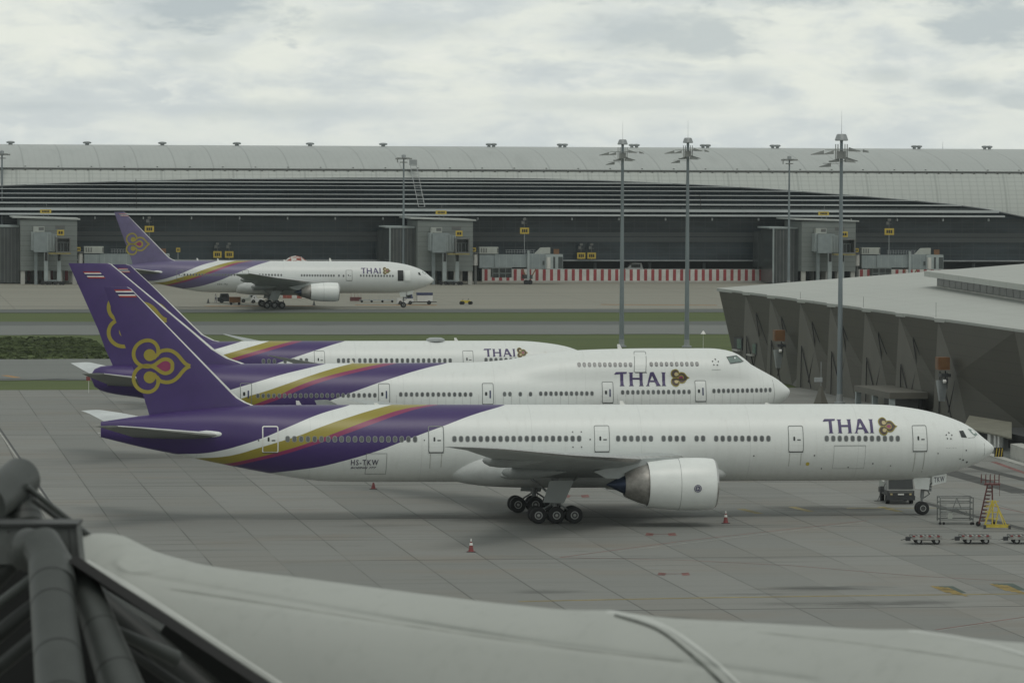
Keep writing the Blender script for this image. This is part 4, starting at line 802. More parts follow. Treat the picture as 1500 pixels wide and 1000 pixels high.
# ---- gate block with its two bridges, built once around the middle stand
GN = frame(G(650, 416.5))[1]; GS = FP / (GN / CT)
def gx(u): return (u - 692.5) / GS
def gz(v): return (416.5 - v) / GS
m_block = pm('block_cladding', (.175, .195, .185), .6, var=.06, scale=.4, stretch=(.2, .2, 3)); m_blockroof = pm('block_roof', (.36, .385, .37), .6); m_link = pm('link_glass', (.05, .058, .058), .25, var=.2, scale=.3)
m_bridge = pm('bridge_panel', (.215, .25, .255), .5, var=.1, scale=.6); m_bridgel = pm('bridge_pale', (.3, .34, .34), .5); m_ac = pm('ac_unit', (.34, .36, .33), .6); m_bwin = pm('booth_glass', (.05, .06, .06), .2)
def signbits(mb, x0, x1, z0, z1, y, n):
    wd = (x1 - x0)
    for i in range(n):
        cx = x0 + wd * (.16 + .68 * (i + .5) / n); mb.bb((cx - wd * .26 / n, y, z0 + (z1 - z0) * .25), (cx + wd * .26 / n, y + .02, z0 + (z1 - z0) * .75))
def gate(off, lab, first=[None]):
    base = Vector((-ST * GN, CT * GN, 0)) + Vector((CT, ST, 0)) * PN(692.5 + off, 416.5, GN)[0]
    def place(name, fn, label, cat, group=None):
        if first[0] is None or name + cat not in first[0]:
            o = empty(name, base, TH, label, cat, group); fn(o)
            GD[name + cat] = o
        else:
            o = copy_tree(first[0][name + cat]); o.location = base; o['label'] = label
        return o
    def f_block(r_):
        x0, x1 = gx(611), gx(692.5); MB().bb((x0, 0, gz(397)), (x1, 20, gz(323.5))).build('wall', m_block, r_)
        rf_ = MB(); rf_.add([(x0 - 1.8, -.4, gz(321)), (x1 + .7, -.4, gz(323.7)), (x1 + .7, 21, gz(323.7)), (x0 - 1.8, 21, gz(321)), (x0 - 1.8, -.4, gz(321) + .3), (x1 + .7, -.4, gz(323.7) + .3), (x1 + .7, 21, gz(323.7) + .3), (x0 - 1.8, 21, gz(321) + .3)], [(0, 1, 2, 3), (4, 5, 6, 7), (0, 1, 5, 4), (1, 2, 6, 5), (2, 3, 7, 6), (3, 0, 4, 7)]).build('roof', m_blockroof, r_)
        MB().bb((gx(661), -.06, gz(337)), (gx(675), -.002, gz(331.5))).build('vent_grille', m_rail, r_)
        mb = MB()
        for z in np.arange(gz(397) + 1.1, gz(325), 1.15): mb.bb((x0, -.03, z), (x1, -.002, z + .05))
        mb.build('panel_joint', m_span, r_)
        for u in (614.5, 651, 668, 689):
            for y in (.6, 18): MB().bb((gx(u) - .5, y - .3, 0), (gx(u) + .5, y + .6, gz(397))).build('leg', m_conc, r_)
        lk = MB(); lk.bb((gx(573), 4, 0.2), (gx(610.8), 18, gz(334.5))).build('glass_link', m_link, r_)
        MB().bb((gx(573) - .15, 3.7, .2), (gx(573) + .2, 4.0, gz(334.5))).build('frame_post', m_bridgel, r_); MB().bb((gx(567), 3.6, gz(334.5)), (gx(610), 18, gz(334.5) + .35)).build('link_roof', m_bridgel, r_)
        MB().bb((gx(568), 18.01, 3.8), (gx(606), 24, gz(340))).build('link_bridge', m_link, r_)
        mb = MB()
        for u in np.arange(578, 610, 5.2): mb.bb((gx(u), 3.95, .3), (gx(u) + .12, 3.998, gz(336)))
        mb.build('mullions', m_rail, r_)
    place('gate_building', f_block, 'grey gate block on concrete legs with dark glass link, ' + lab, 'gate building', 'gate blocks before the far terminal')
    def f_front(r_):
        tn = MB(); tn.box((gx(641.5), -2.5, gz(355.5)), (gx(653) - gx(628), 5, gz(341) - gz(369))).build('tunnel', m_bridge, r_)
        MB().bb((gx(626), -3.5, gz(367)), (gx(630), -.01, gz(341))).build('tunnel_end', m_bridgel, r_)
        mb = MB()
        for a in range(7):
            f = a / 6; mb.bb((gx(648 + 2 * a), -5.1 - a * .25, gz(368)), (gx(648 + 2 * a) + .22, -2.6, gz(342.5 + a * .3)))
        mb.build('bellows', m_bridgel, r_)
        cb = MB(); x0, x1, z0, z1 = gx(660), gx(681), gz(370), gz(348)
        for a, b in (((x0, -8, z0), (x1, -4, z0 + .3)), ((x0, -8, z1 - .3), (x1, -4, z1)), ((x0, -8, z0 + .3), (x0 + .3, -4, z1 - .3)), ((x1 - .3, -8, z0 + .3), (x1, -4, z1 - .3))): cb.bb(a, b)
        c_ = cb.build('cab', m_rail, r_); MB().bb((x0 + .3, -4.6, z0 + .3), (x1 - .3, -4.3, z1 - .3)).build('cab_screen', m_bwin, c_)
        mb = MB()
        for f in (.1, .33, .52, .8): mb.bb((x0 + (x1 - x0) * f, -4.75, z0 + .3), (x0 + (x1 - x0) * f + .22, -4.62, z0 + 2.2))
        mb.bb((x0 + .3, -4.75, z0 + 2.2), (x1 - .3, -4.62, z0 + 2.4)).build('cab_posts', m_bridgel, c_)
        MB().bb((x0 - 1.7, -8, z0 - .35), (x1, -4, z0 - .003)).build('cab_floor', pm('floor_yellow_worn', (.2, .17, .06), .6, var=.3, scale=2), c_)
        MB().bb((gx(629), -2.4, gz(341)), (gx(645), -.3, gz(333))).build('equipment_box', m_ac, r_); MB().bb((gx(636.5), -2.46, gz(338.5)), (gx(644), -2.402, gz(334))).build('grille', m_rail, r_)
        s_ = MB().bb((gx(662), -6, gz(345.5)), (gx(672), -5.7, gz(337.5))).build('bridge_sign', m_sign, r_); mb = MB(); signbits(mb, gx(662), gx(672), gz(345.5), gz(337.5), -6.03, 2); mb.build('sign_characters', m_black, s_)
        MB().bb((gx(630.5), -2.6, 0), (gx(634.8), -1.6, gz(369))).build('rotunda_column', m_bridge, r_)
        for u in (646.5, 665):
            lg = MB().bb((gx(u) - .45, -5.4, .9), (gx(u) + .45, -4.6, gz(370))).build('support_leg', m_bridgel, r_); MB().bb((gx(u) - .3, -5.6, gz(382)), (gx(u) + .3, -5.41, gz(370))).build('leg_cylinder', m_black, lg)
            mb = MB(); bg_ = empty('wheel_bogie', (0, 0, 0)); bg_.parent = r_
            for q_ in (-.9, .3, 1.5 if False else .9): MB().tube((gx(u) + q_, -5.9, .42), (gx(u) + q_, -5.4, .42), .42, n=14).build('tyre', m_tyre, bg_)
            MB().bb((gx(u) - 1.2, -5.3, .35), (gx(u) + 1.2, -4.6, .75)).build('axle_beam', m_vehdark, bg_)
        MB().bb((gx(647), -5.2, .8), (gx(665), -4.8, 1.15)).build('cross_beam', m_bridge, r_)
    place('jet_bridge', f_front, 'short jet bridge with cab facing the camera, on the gate block ' + lab, 'jet bridge', 'jet bridges facing the camera')
    def f_side(r_):
        y = 2.0; MB().tube((gx(698), y, gz(389)), (gx(698), y, gz(372.5)), .62, n=16).build('rotunda', m_strw, r_, True); MB().tube((gx(698), y, 0), (gx(698), y, gz(389) - .01), .35, n=12).build('rotunda_column', m_rail, r_, True)
        MB().bb((gx(692.7), y - .8, gz(371.5)), (gx(705), y + 2.6, gz(370))).build('rotunda_roof', m_rail, r_)
        for a, b, z0, z1, w_ in ((703, 726, 392.5, 373.5, 1.3), (725.5, 778, 391.5, 373, 1.55), (774, 800, 393.5, 371.8, 1.75)):
            t_ = MB().bb((gx(a), y - w_, gz(z0)), (gx(b), y + w_, gz(z1))).build('tunnel', m_bridge, r_)
            for x in np.arange(gx(a) + 1, gx(b) - .3, 1.7): MB().bb((x, y - w_ - .05, gz(z0)), (x + .08, y - w_ - .002, gz(z1))).build('tunnel_rib', m_bridgel, t_)
        MB().bb((gx(703), y - 1.2, gz(371.8)), (gx(731), y + 1.2, gz(362))).build('ac_unit', m_ac, r_); mb = MB()
        for u in (705, 708.5, 712, 729): mb.bb((gx(u), y - 1.25, gz(370)), (gx(u) + .3, y - 1.202, gz(363.5)))
        mb.build('ac_grille', m_rail, r_)
        MB().add([(gx(786), y - 1.1, gz(371.8)), (gx(808), y - 1.1, gz(371.8)), (gx(808), y - 1.1, gz(362.5)), (gx(795), y - 1.1, gz(363)), (gx(786), y + 1.1, gz(371.8)), (gx(808), y + 1.1, gz(371.8)), (gx(808), y + 1.1, gz(362.5)), (gx(795), y + 1.1, gz(363))], [(0, 1, 2, 3), (4, 5, 6, 7), (0, 1, 5, 4), (1, 2, 6, 5), (2, 3, 7, 6), (3, 0, 4, 7)]).build('ac_unit', m_ac, r_)
        mb = MB()
        for u in np.arange(743, 785, 4): mb.bar((gx(u), y - 1.1, gz(372)), (gx(u), y - 1.1, gz(366)), .06)
        for v in (366, 369): mb.bar((gx(741), y - 1.1, gz(v)), (gx(786), y - 1.1, gz(v)), .06)
        mb.build('roof_handrail', m_steel, r_)
        c_ = MB().bb((gx(800), y - 2, gz(394.5)), (gx(826), y + 2, gz(372.5))).build('cab', m_bridgel, r_)
        MB().tube((gx(804.5), y - 2.0, gz(393.5)), (gx(804.5), y - 2.0, gz(376.5)), .5, n=14).build('cab_drum', m_strw, c_, True); MB().bb((gx(796), y - 2.06, gz(388)), (gx(798.5), y - 1.752, gz(382))).build('window', m_bwin, c_)
        for a, b in ((811.5, 814.5), (819, 825.5)): MB().bb((gx(a), y - 2.06, gz(393)), (gx(b), y - 2.002, gz(376))).build('window', m_bwin, c_)
        s_ = MB().bb((gx(813), y - 1.2, gz(372.3)), (gx(821), y - .9, gz(364.8))).build('bridge_sign', m_orange, r_)
        s_ = MB().bb((gx(691.8), y - 1.6, gz(368.5)), (gx(697.5), y - 1.3, gz(363))).build('bridge_sign', m_sign, r_); mb = MB(); signbits(mb, gx(691.8), gx(697.5), gz(368.5), gz(363), y - 1.63, 2); mb.build('sign_characters', m_black, s_)
        lg = MB().bb((gx(773), y - 2.2, 1.0), (gx(776.3), y - 1.76, gz(367))).build('support_leg', m_bridgel, r_); MB().bb((gx(769), y - 2.1, 1.3), (gx(781), y + 2, 2.2)).build('drive_unit', m_vehdark, r_)
        MB().bar((gx(766), y - 1.8, gz(394)), (gx(772), y - 1.8, 1.6), .25).build('strut', m_orange, r_); MB().bar((gx(786), y - 1.8, gz(394)), (gx(779), y - 1.8, 1.6), .25).build('strut', m_orange, r_)
        for u in (771, 777): MB().tube((gx(u), y - 2.7, .55), (gx(u), y - 2.0, .55), .55, n=16).build('wheel', m_tyre, r_)
        MB().bb((gx(727), 6, 1.5), (gx(756), 9, gz(392.5))).build('service_hut', m_bridgel, r_); mb = MB()
        for a in (728, 738, 747):
            for v0_, v1_ in ((400, 394), (407.5, 402)): mb.bb((gx(a), 5.9, gz(v1_ if False else v0_)), (gx(a) + 1.25, 5.998, gz(v1_)))
        mb.build('hut_windows', m_bwin, r_)
    place('jet_bridge', f_side, 'long grey jet bridge reaching right from the gate block ' + lab, 'passenger bridge', 'long jet bridges reaching right')
    def f_sign(r_):
        MB().bb((gx(640), 3, gz(314.5)), (gx(656), 3.25, gz(309))).build('board', m_sign, r_); mb = MB(); signbits(mb, gx(640), gx(656), gz(314.5), gz(309), 2.97, 5); mb.build('sign_characters', m_black, r_)
        mb = MB()
        for u in (645, 652): mb.bar((gx(u), 3.1, gz(321)), (gx(u), 3.1, gz(314.5)), .08)
        mb.bar((gx(649), 3.2, gz(309)), (gx(649), 3.2, gz(298)), .06).build('posts', m_steel, r_)
    place('gate_sign', f_sign, 'wide yellow sign board above the gate block ' + lab, 'sign', 'yellow signs on the gate blocks')
GD = {}
gate(0, 'in the middle')
_f = dict(GD)
gate(-579.5, 'at the left edge', [_f]); gate(560.5, 'at the right', [_f])
# yellow stand signs
def stand_sign(u0, u1, v0, v1, dn, label, pole=None, lamp=None, fr=True, grp=None):
    n_ = nT + dn; a0_, z1_ = PN(u0, v0, n_); a1_, z0_ = PN(u1, v1, n_); bz_ = 0 if pole is None else PN(u0, pole, n_)[1]
    w_, h_ = a1_ - a0_, z1_ - z0_; r_ = empty('stand_sign', Vector((-ST * n_, CT * n_, 0)) + Vector((CT, ST, 0)) * (a0_ + w_ / 2) + Vector((0, 0, bz_)), TH, label, 'sign', grp)
    MB().bb((-w_/2, 0, z0_ - bz_), (w_/2, .2, z1_ - bz_)).build('board', m_sign, r_); mb = MB(); signbits(mb, -w_/2, w_/2, z0_ - bz_, z1_ - bz_, -.03, 3); mb.build('sign_characters', m_black, r_)
    MB().bar((0, .3, 0), (0, .3, z0_ - bz_ + (.2 if lamp is None else 0) ), .13).build('pole', m_steel, r_)
    if lamp is not None:
        zl = PN(u0, lamp, n_)[1] - bz_; mb = MB(); mb.bar((0, .3, z1_ - bz_), (0, .3, zl), .1); mb.bar((-.6, .3, (z1_ - bz_ + zl) / 2), (.6, .3, (z1_ - bz_ + zl) / 2), .1); mb.box((0, .1, zl), (.7, .7, .5)); mb.box((-.4, .1, (z1_ - bz_ + zl) / 2 + .2), (.6, .5, .7)); mb.build('camera_and_lamp', m_rail, r_)
stand_sign(762, 775, 333.5, 342.5, -20, 'yellow stand sign on a thin pole above the middle long jet bridge', 373, 321)
stand_sign(1296, 1309.5, 334.5, 344, -20, 'yellow stand sign on a thin pole above the right hand long jet bridge', 373, 322)
stand_sign(212, 225.5, 331, 340, -20, 'yellow stand sign behind the fin of the distant airliner', 386, 319)
stand_sign(312.5, 324.5, 368, 377.5, 3, 'left one of two yellow signs above the tail of the distant airliner', 381, 357)
stand_sign(329.5, 342, 368, 377.5, 3, 'right one of two yellow signs above the tail of the distant airliner', 381, 357)
stand_sign(845.5, 857.5, 370, 379, 3, 'left one of two yellow signs right of the middle jet bridge', 382.5, 358)
stand_sign(860.5, 873, 370, 379, 3, 'right one of two yellow signs right of the middle jet bridge', 382.5, 358)
stand_sign(258, 264, 363, 369, -22, 'small yellow sign just right of the distant fin', 384)
# ---- masts
def mast(u, vb, vt, Y, label, kind='near', r=.34, armx=1.0):
    b = P(u, 500, Y); zt = P(u, vt, Y).z; r_ = empty('light_mast', (b.x, Y, 0), TH * .5, label, 'light mast', 'high mast floodlights')
    MB().tube((0, 0, 0), (0, 0, zt * .5), r * 1.15, r * .85, 14).build('pole', m_mast, r_, True); MB().tube((0, 0, zt * .5), (0, 0, zt - .7), r * .84, r * .6, 14).build('pole', m_mast, r_, True)
    if kind == 'near':
        MB().lathe([(zt - .8, .72), (zt - .72, .82), (zt - .12, .6), (zt, .5), (zt + .02, .02)], (0, 0, 0), 'Z', 16).build('mast_cap', m_steel, r_, True)
        MB().tube((0, 0, zt), (0, 0, zt + 2.8), .025, .01, 5).build('lightning_rod', m_steel, r_)
        mb = MB()
        for z, R in ((zt - 1.9, 2.0), (zt - 3.2, 1.5)):
            for i in range(8): a = i * math.pi / 4; mb.bar((0, 0, z), (R * math.cos(a), R * math.sin(a), z), .07); a2 = a + math.pi / 4; mb.bar((.8 * math.cos(a), .8 * math.sin(a), z), (.8 * math.cos(a2), .8 * math.sin(a2), z), .09)
        for i in range(4): a = i * math.pi / 2 + .4; mb.bar((.8 * math.cos(a), .8 * math.sin(a), zt - 1.2), (.8 * math.cos(a), .8 * math.sin(a), zt - 3.3), .1)
        mb.box((0, 0, zt - 2.5), (1.0, 1.0, .9)); mb.bar((1.5, 0, zt - 1.9), (3.3, .3, zt - 1.95), .05); mb.build('lamp_ring', m_lamp, r_)
        for (x, y, z, s_) in ((-2.9, 0, -2.25, 1), (-1.7, -.9, -2.2, .8), (1.5, -.6, -1.85, .9), (-1.9, .4, -3.7, .9), (1.3, .7, -3.0, 1), (.9, -1.2, -3.15, .8), (-.7, 1.4, -3.1, .8), (3.0, .3, -1.95, .45)):
            q_ = MB(); hx = .75 * s_ * armx; sgn = -1 if x < 0 else 1
            q_.add([(x - sgn * hx, y - .35, zt + z - .2), (x + sgn * hx, y - .3, zt + z - .25), (x + sgn * hx, y + .3, zt + z - .25), (x - sgn * hx, y + .35, zt + z - .2), (x - sgn * hx, y - .35, zt + z + .3 * s_), (x + sgn * hx, y - .3, zt + z - .17), (x + sgn * hx, y + .3, zt + z - .17), (x - sgn * hx, y + .35, zt + z + .3 * s_)], [(0, 1, 2, 3), (4, 5, 6, 7), (0, 1, 5, 4), (1, 2, 6, 5), (2, 3, 7, 6), (3, 0, 4, 7)])
            q_.build('floodlight', m_lamp, r_)
        MB().bar((-.25, 0, zt - 3.5), (-2.2, .3, zt - 3.5), .06).build('arm', m_lamp, r_)
    else:
        MB().lathe([(zt - .9, .5), (zt - .2, .5), (zt, .05)], (0, 0, 0), 'Z', 10).build('mast_cap', m_steel, r_, True); mb = MB()
        for z, R in ((zt - .9, 1.4), (zt - 1.9, .9)): mb.lathe([(z - .12, .1), (z - .12, R), (z + .12, R), (z + .12, .1)], (0, 0, 0), 'Z', 12)
        mb.bb((-1.6, -.1, zt - 2), (-1.4, .1, zt - .8)); mb.build('lamp_ring', m_lamp, r_)
        for i in range(6): a = i * math.pi / 3; MB().box((1.5 * math.cos(a), 1.5 * math.sin(a), zt - 1.05), (.9, .6, .35), a).build('floodlight', m_lamp, r_)
    MB().lathe([(0, r * 2.2), (.25, r * 2.2), (.3, r * 1.3), (1.2, r * 1.2), (1.2, r)], (0, 0, 0), 'Z', 12).build('mast_base', m_steel, r_, True)
    return r_
mast(910.5, 510, 204.5, 690, 'tall grey floodlight mast left of the pair behind the double deck airliner', armx=1); mast(1006, 507, 202, 690, 'tall grey floodlight mast right of the pair behind the double deck airliner')
mast(1230.5, 589, 196.5, 529, 'nearest and tallest floodlight mast, standing in front of the dark faceted building', r=.3)
mast(3, 415, 220, 1046, 'slim far floodlight mast at the left edge of the picture', 'far', .3); mast(590.5, 400, 226, 1040, 'slim far floodlight mast in front of the middle gate block', 'far', .3); mast(1154.5, 415, 228, 1042, 'slim far floodlight mast in front of the right gate block', 'far', .3)
# ------------------------------------------------------------------ DARK FACETED BUILDING AT THE RIGHT
ZT = 11.0; pa = P(1053, 425, (HC - ZT) * FP / (425 - HZ - 1.3)); pb = P(1470, 483, (HC - ZT) * FP / (483 - HZ - 3.1))
WD_ = Vector((pb.x - pa.x, pb.y - pa.y, 0)); WL = WD_.length; WD_.normalize(); WO = Vector((WD_.y, -WD_.x, 0))     # WO points out of the wall, to the left
if WO.x > 0: WO = -WO
rb = empty('pier_building', (pa.x, pa.y, 0), math.atan2(WD_.y, WD_.x), 'dark olive building with folded triangular wall panels and pale roof at the right', 'building')
ys = 1 if WO.dot(Vector((-WD_.y, WD_.x, 0))) > 0 else -1         # local +y*ys is outward
def wl(p): d_ = Vector((p.x - pa.x, p.y - pa.y, 0)); return d_.dot(WD_), d_.dot(WO), p.z
def hitw(u, v, out=0.0):      # pixel -> wall plane (w, z)
    d_ = ray(u, v); n_ = WO; t = (Vector((pa.x, pa.y, 0)) + WO * out).dot(n_) / d_.dot(n_); p = Vector((0, 0, HC)) + d_ * t; return wl(p)
def f_fac(t, o, b):
    c = MIX(t, NOISE(t, MAP(t, o, (.15, .15, .4)), 1, 5), (.064, .061, .048), (.08, .076, .06))
    sp = N(t, 'ShaderNodeSeparateXYZ'); t.links.new(o, sp.inputs[0]); return MIX(t, M(t, 'MULTIPLY', lines(t, sp.outputs[2], 1.2, .3, .07), .3), c, (.02, .02, .018))
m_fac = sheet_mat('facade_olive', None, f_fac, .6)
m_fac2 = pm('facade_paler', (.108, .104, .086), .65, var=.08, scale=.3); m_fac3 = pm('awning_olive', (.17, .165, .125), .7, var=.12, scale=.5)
L = lambda w_, out, z: (w_, ys * out, z)
tops = [hitw(u, v)[0] for u, v in ((1092, 430), (1128, 435), (1172, 441), (1216, 449), (1267, 456), (1317, 462), (1374, 471))]
wall = MB(); fac = MB(); gro = []; INS = -2.6
e0 = -1.0; prev = (0.0, 0.0, ZT)
seq = []
for w_ in tops: seq.append(w_)
wend = hitw(1487, 484)[0]
def tri(mb, *p): mb.add([L(*q) for q in p], [tuple(range(len(p)))])
# dark stretches between the lighter folds
starts = [(0.0, 0.0, INS)] + [(w_, w_ + 10.5, None) for w_ in tops]
lastT, lastR, lastK = (0, 0, ZT), (0, INS, 0), None
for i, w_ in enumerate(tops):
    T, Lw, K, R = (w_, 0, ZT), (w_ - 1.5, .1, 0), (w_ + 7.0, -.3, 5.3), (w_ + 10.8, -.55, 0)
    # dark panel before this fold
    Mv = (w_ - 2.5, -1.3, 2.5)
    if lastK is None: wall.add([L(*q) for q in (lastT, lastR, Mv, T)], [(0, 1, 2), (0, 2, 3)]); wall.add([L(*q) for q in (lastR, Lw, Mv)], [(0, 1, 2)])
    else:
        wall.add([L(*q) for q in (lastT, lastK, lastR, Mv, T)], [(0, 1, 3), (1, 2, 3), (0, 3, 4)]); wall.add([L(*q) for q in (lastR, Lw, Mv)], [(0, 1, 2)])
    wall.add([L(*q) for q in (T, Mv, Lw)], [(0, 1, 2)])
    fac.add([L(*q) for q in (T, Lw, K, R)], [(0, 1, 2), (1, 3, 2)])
    def gr(a, b, wd=.11): gro.append(MB()); gro[-1].bar(L(a[0], a[1] + .06, a[2]), L(b[0], b[1] + .06, b[2]), wd)
    gr((w_ + 6.9, -.43, 5.3), (w_ + 4.2, -.2, .9)); gr((w_ + 1.5, .06, 5.4), (w_ + 1.2, .07, .1)); gr((w_ + 1.6, .05, 5.2), (w_ + 5.4, -.28, .2))
    gr((w_ + 5.4, -.38, 8.6), (w_ + 9.6, -1.1, 4.3)); gr((w_ + 7.0, -.45, 5.3), (w_ + 5.5, -.33, 8.4))
    lastT, lastR, lastK = T, R, K
We = wend
wall.add([L(*q) for q in (lastT, lastK, lastR, (We, -2.4, 0), (We, 0, ZT))], [(0, 1, 4), (1, 2, 3), (1, 3, 4)])
wall.build('wall', m_fac, rb); fac.build('folded_panels', m_fac2, rb); [g_.build('groove', m_black, rb) for g_ in gro]  # folds paler than the wall: the light they catch is painted in
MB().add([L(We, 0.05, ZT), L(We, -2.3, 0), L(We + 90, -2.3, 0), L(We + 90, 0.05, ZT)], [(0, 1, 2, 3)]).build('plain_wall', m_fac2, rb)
MB().add([L(0, 0, ZT), L(0, INS, 0), L(0, -90, 0), L(0, -90, ZT + 6.9)], [(0, 1, 2, 3)]).build('end_wall', m_fac, rb)
SL = .077
def f_rf(t, o, b):
    sp = N(t, 'ShaderNodeSeparateXYZ'); t.links.new(o, sp.inputs[0])
    c = MIX(t, NOISE(t, MAP(t, o, (.03, .2, .1)), 1, 6, .6), (.37, .385, .36), (.46, .475, .445))
    c = MIX(t, M(t, 'MULTIPLY', lines(t, sp.outputs[0], 9.2, 1, .22), .4), c, (.17, .175, .165)); return MIX(t, M(t, 'MULTIPLY', lines(t, sp.outputs[1], 6, 1, .18), .2), c, (.2, .2, .19))
m_rf = sheet_mat('pale_membrane_roof', None, f_rf, .7)
edge = [(0, 0)]
for w_ in tops: edge += [(w_ - 2.5, -.55), (w_, .1), (w_ + 4, -.5)]
edge += [(We + 90, 0)]
rfm = MB(); rfm.add([L(w_, o_ + .35, ZT + .3) for w_, o_ in edge] + [L(We + 90, -95, ZT + .3 + 95 * SL), L(-.6, -95, ZT + .3 + 95 * SL)], [tuple(range(len(edge) + 2))])
rfm.add([L(w_, o_ + .35, ZT + .3) for w_, o_ in edge] + [L(w_, o_ + .3, ZT - .12) for w_, o_ in edge], [(i, i + 1, len(edge) + i + 1, len(edge) + i) for i in range(len(edge) - 1)]); rfm.build('roof', m_rf, rb)
def roofpt(u, v, lift=0):
    d_ = ray(u, v); p0_ = Vector((pa.x, pa.y, ZT + .3 + lift)); n_ = Vector((WO.x * SL, WO.y * SL, 1)); t = (p0_ - Vector((0, 0, HC))).dot(n_) / d_.dot(n_); return wl(Vector((0, 0, HC)) + d_ * t)
c0 = roofpt(1373, 420); c1 = roofpt(1500, 441)
dv = Vector((c1[0] - c0[0], c1[1] - c0[1])); dl = dv.length; dv /= dl; nv = Vector((dv.y, -dv.x)); nv = nv if nv.y < 0 else -nv
def cp(a, b, z): q_ = Vector((c0[0], c0[1])) + dv * a + nv * b; return L(q_.x, q_.y, c0[2] + z + (c1[2] - c0[2]) * min(a, dl) / dl)
H_ = 1.3; LL = dl * 2.2
MB().add([cp(0, 0, -.3), cp(LL, 0, -.6), cp(LL, 0, H_), cp(0, 0, H_)], [(0, 1, 2, 3)]).build('clerestory_glass', m_link, rb)
MB().add([cp(0, 0, -.5), cp(0, 40, -.5), cp(0, 40, H_), cp(0, 0, H_)], [(0, 1, 2, 3)]).build('clerestory_end', m_rf, rb)
mb = MB()
for i in range(30): a = LL * i / 30; mb.add([cp(a, -.05, -.3), cp(a + .2, -.05, -.3), cp(a + .2, -.05, H_), cp(a, -.05, H_)], [(0, 1, 2, 3)])
mb.build('clerestory_mullions', m_rail, rb)
MB().add([cp(0, -.08, -.35), cp(LL, -.08, -.6), cp(LL, -.08, 0), cp(0, -.08, .12)], [(0, 1, 2, 3)]).build('clerestory_sill', m_conc, rb)
MB().add([cp(-1.8, -1.4, H_), cp(LL, -1.4, H_), cp(LL, 45, H_ + 2.6), cp(-1.8, 45, H_ + 2.6), cp(-1.8, -1.4, H_ + .7), cp(LL, -1.4, H_ + .7), cp(LL, 45, H_ + 3.3), cp(-1.8, 45, H_ + 3.3)], [(0, 1, 2, 3), (4, 5, 6, 7), (0, 1, 5, 4), (1, 2, 6, 5), (2, 3, 7, 6), (3, 0, 4, 7)]).build('clerestory_roof', m_rf, rb)
for u, v, h_ in ((1260, 456, 1.4), (1366, 470, 1.8), (1168, 440, 1.0)):
    w_, o_, z_ = hitw(u, v); MB().bar(L(w_, -.4, ZT + .2), L(w_, -.4, ZT + .2 + h_), .03).build('roof_rod', m_black, rb)
# small windows and ledge
for u, v, hh in ((1083, 503, 1.6), (1104, 510, 1.6)):
    w_, o_, z_ = hitw(u, v, -.4); o = MB().bb(L(w_ - 2.6, -1.0, z_ - hh / 2), L(w_ + 2.6, -.2, z_ + hh / 2)).build('window', m_black, rb)
    MB().bb(L(w_ - .5, -.21, z_ - hh * .4), L(w_ + 2.2, -.15, z_ + hh * .4)).build('pane', pm('teal_glass', (.09, .14, .15), .15), o); MB().bb(L(w_ - 1.5, -.14, z_ - hh / 2 - .2), L(w_ + 1.8, .3, z_ - hh / 2)).build('sill', m_conc, o)
# bracket units with orange boxes (each a thing fixed to the wall)
def unit(u, v, label):
    w_, o_, z_ = hitw(u, v, 1.0); p = Vector((pa.x, pa.y, 0)) + WD_ * w_ + WO * .9 + Vector((0, 0, z_)); r_ = empty('guidance_unit', p, math.atan2(WD_.y, WD_.x), label, 'docking unit', 'docking guidance units on the faceted wall')
    hd = MB().box((0, ys * .3, 2.2), (1.5, 1.3, 1.4)).build('orange_housing', m_orange, r_); MB().box((-.0, ys * .97, 2.2), (1.1, .06, 1.0)).build('housing_face', pm('brown_face', (.16, .08, .03), .5), hd); MB().box((.78, ys * .3, 2.25), (.04, .9, .9)).build('housing_face', MATS['brown_face'], hd)
    mb = MB(); mb.box((.2, ys * .1, .9), (1.3, 1.1, .35)); mb.bar((-.4, ys * -.6, .9), (.4, ys * .6, .9), .12); mb.bar((.1, 0, 1.4), (.1, 0, -1.2), .14); mb.box((.7, ys * .2, .3), (.9, .5, .5)); mb.bar((.9, 0, -.6), (.9, 0, 1.2), .08); mb.build('bracket', m_vehdark, r_)
    MB().add([(x * f, ys * (.3 + y_ * f), z) for z, f in ((.3, .85), (-2.0, .45)) for x, y_ in ((-.8, -.6), (.4, -.6), (.4, .7), (-.8, .7))], [(0, 1, 2, 3), (4, 5, 6, 7), (0, 1, 5, 4), (1, 2, 6, 5), (2, 3, 7, 6), (3, 0, 4, 7)]).build('funnel', m_steel, r_)
    MB().lathe([(-.2, .05), (-.15, .22), (.15, .22), (.2, .05)], (1.3, ys * .4, .25), 'Y', 10).build('lamp', m_flagwhite, r_)
unit(1143, 516, 'docking unit with orange box on the dark wall, left of the nearest mast')
unit(1383, 561, 'docking unit with orange box on the dark wall, right of the nearest mast')
# entrance canopy, awning and doors at the foot of the wall
pw0, pw1 = hitw(1251, 575, 4.5)[0], hitw(1303, 585, 4.5)[0]; w_ = (pw0 + pw1) / 2; ph = (pw1 - pw0) / 2; r_ = empty('entrance_porch', Vector((pa.x, pa.y, 0)) + WD_ * w_, math.atan2(WD_.y, WD_.x), 'dark flat roofed porch at the foot of the faceted wall, behind the nearest fuselage', 'porch')
ztop = hitw(1276, 577, 4.5)[2]
MB().bb((-ph, ys * 0, ztop - .1), (ph, ys * 4.5, ztop + .6)).build('roof', m_fac2, r_); MB().bb((-ph + .5, ys * .5, 0), (ph - .5, ys * 1, ztop - .11)).build('doorway', m_black, r_)
for x in (-ph + .4, 0, ph - .4): MB().bb((x - .3, ys * 3.8, 0), (x + .3, ys * 4.4, ztop - .1)).build('pillar', m_bridgel, r_)

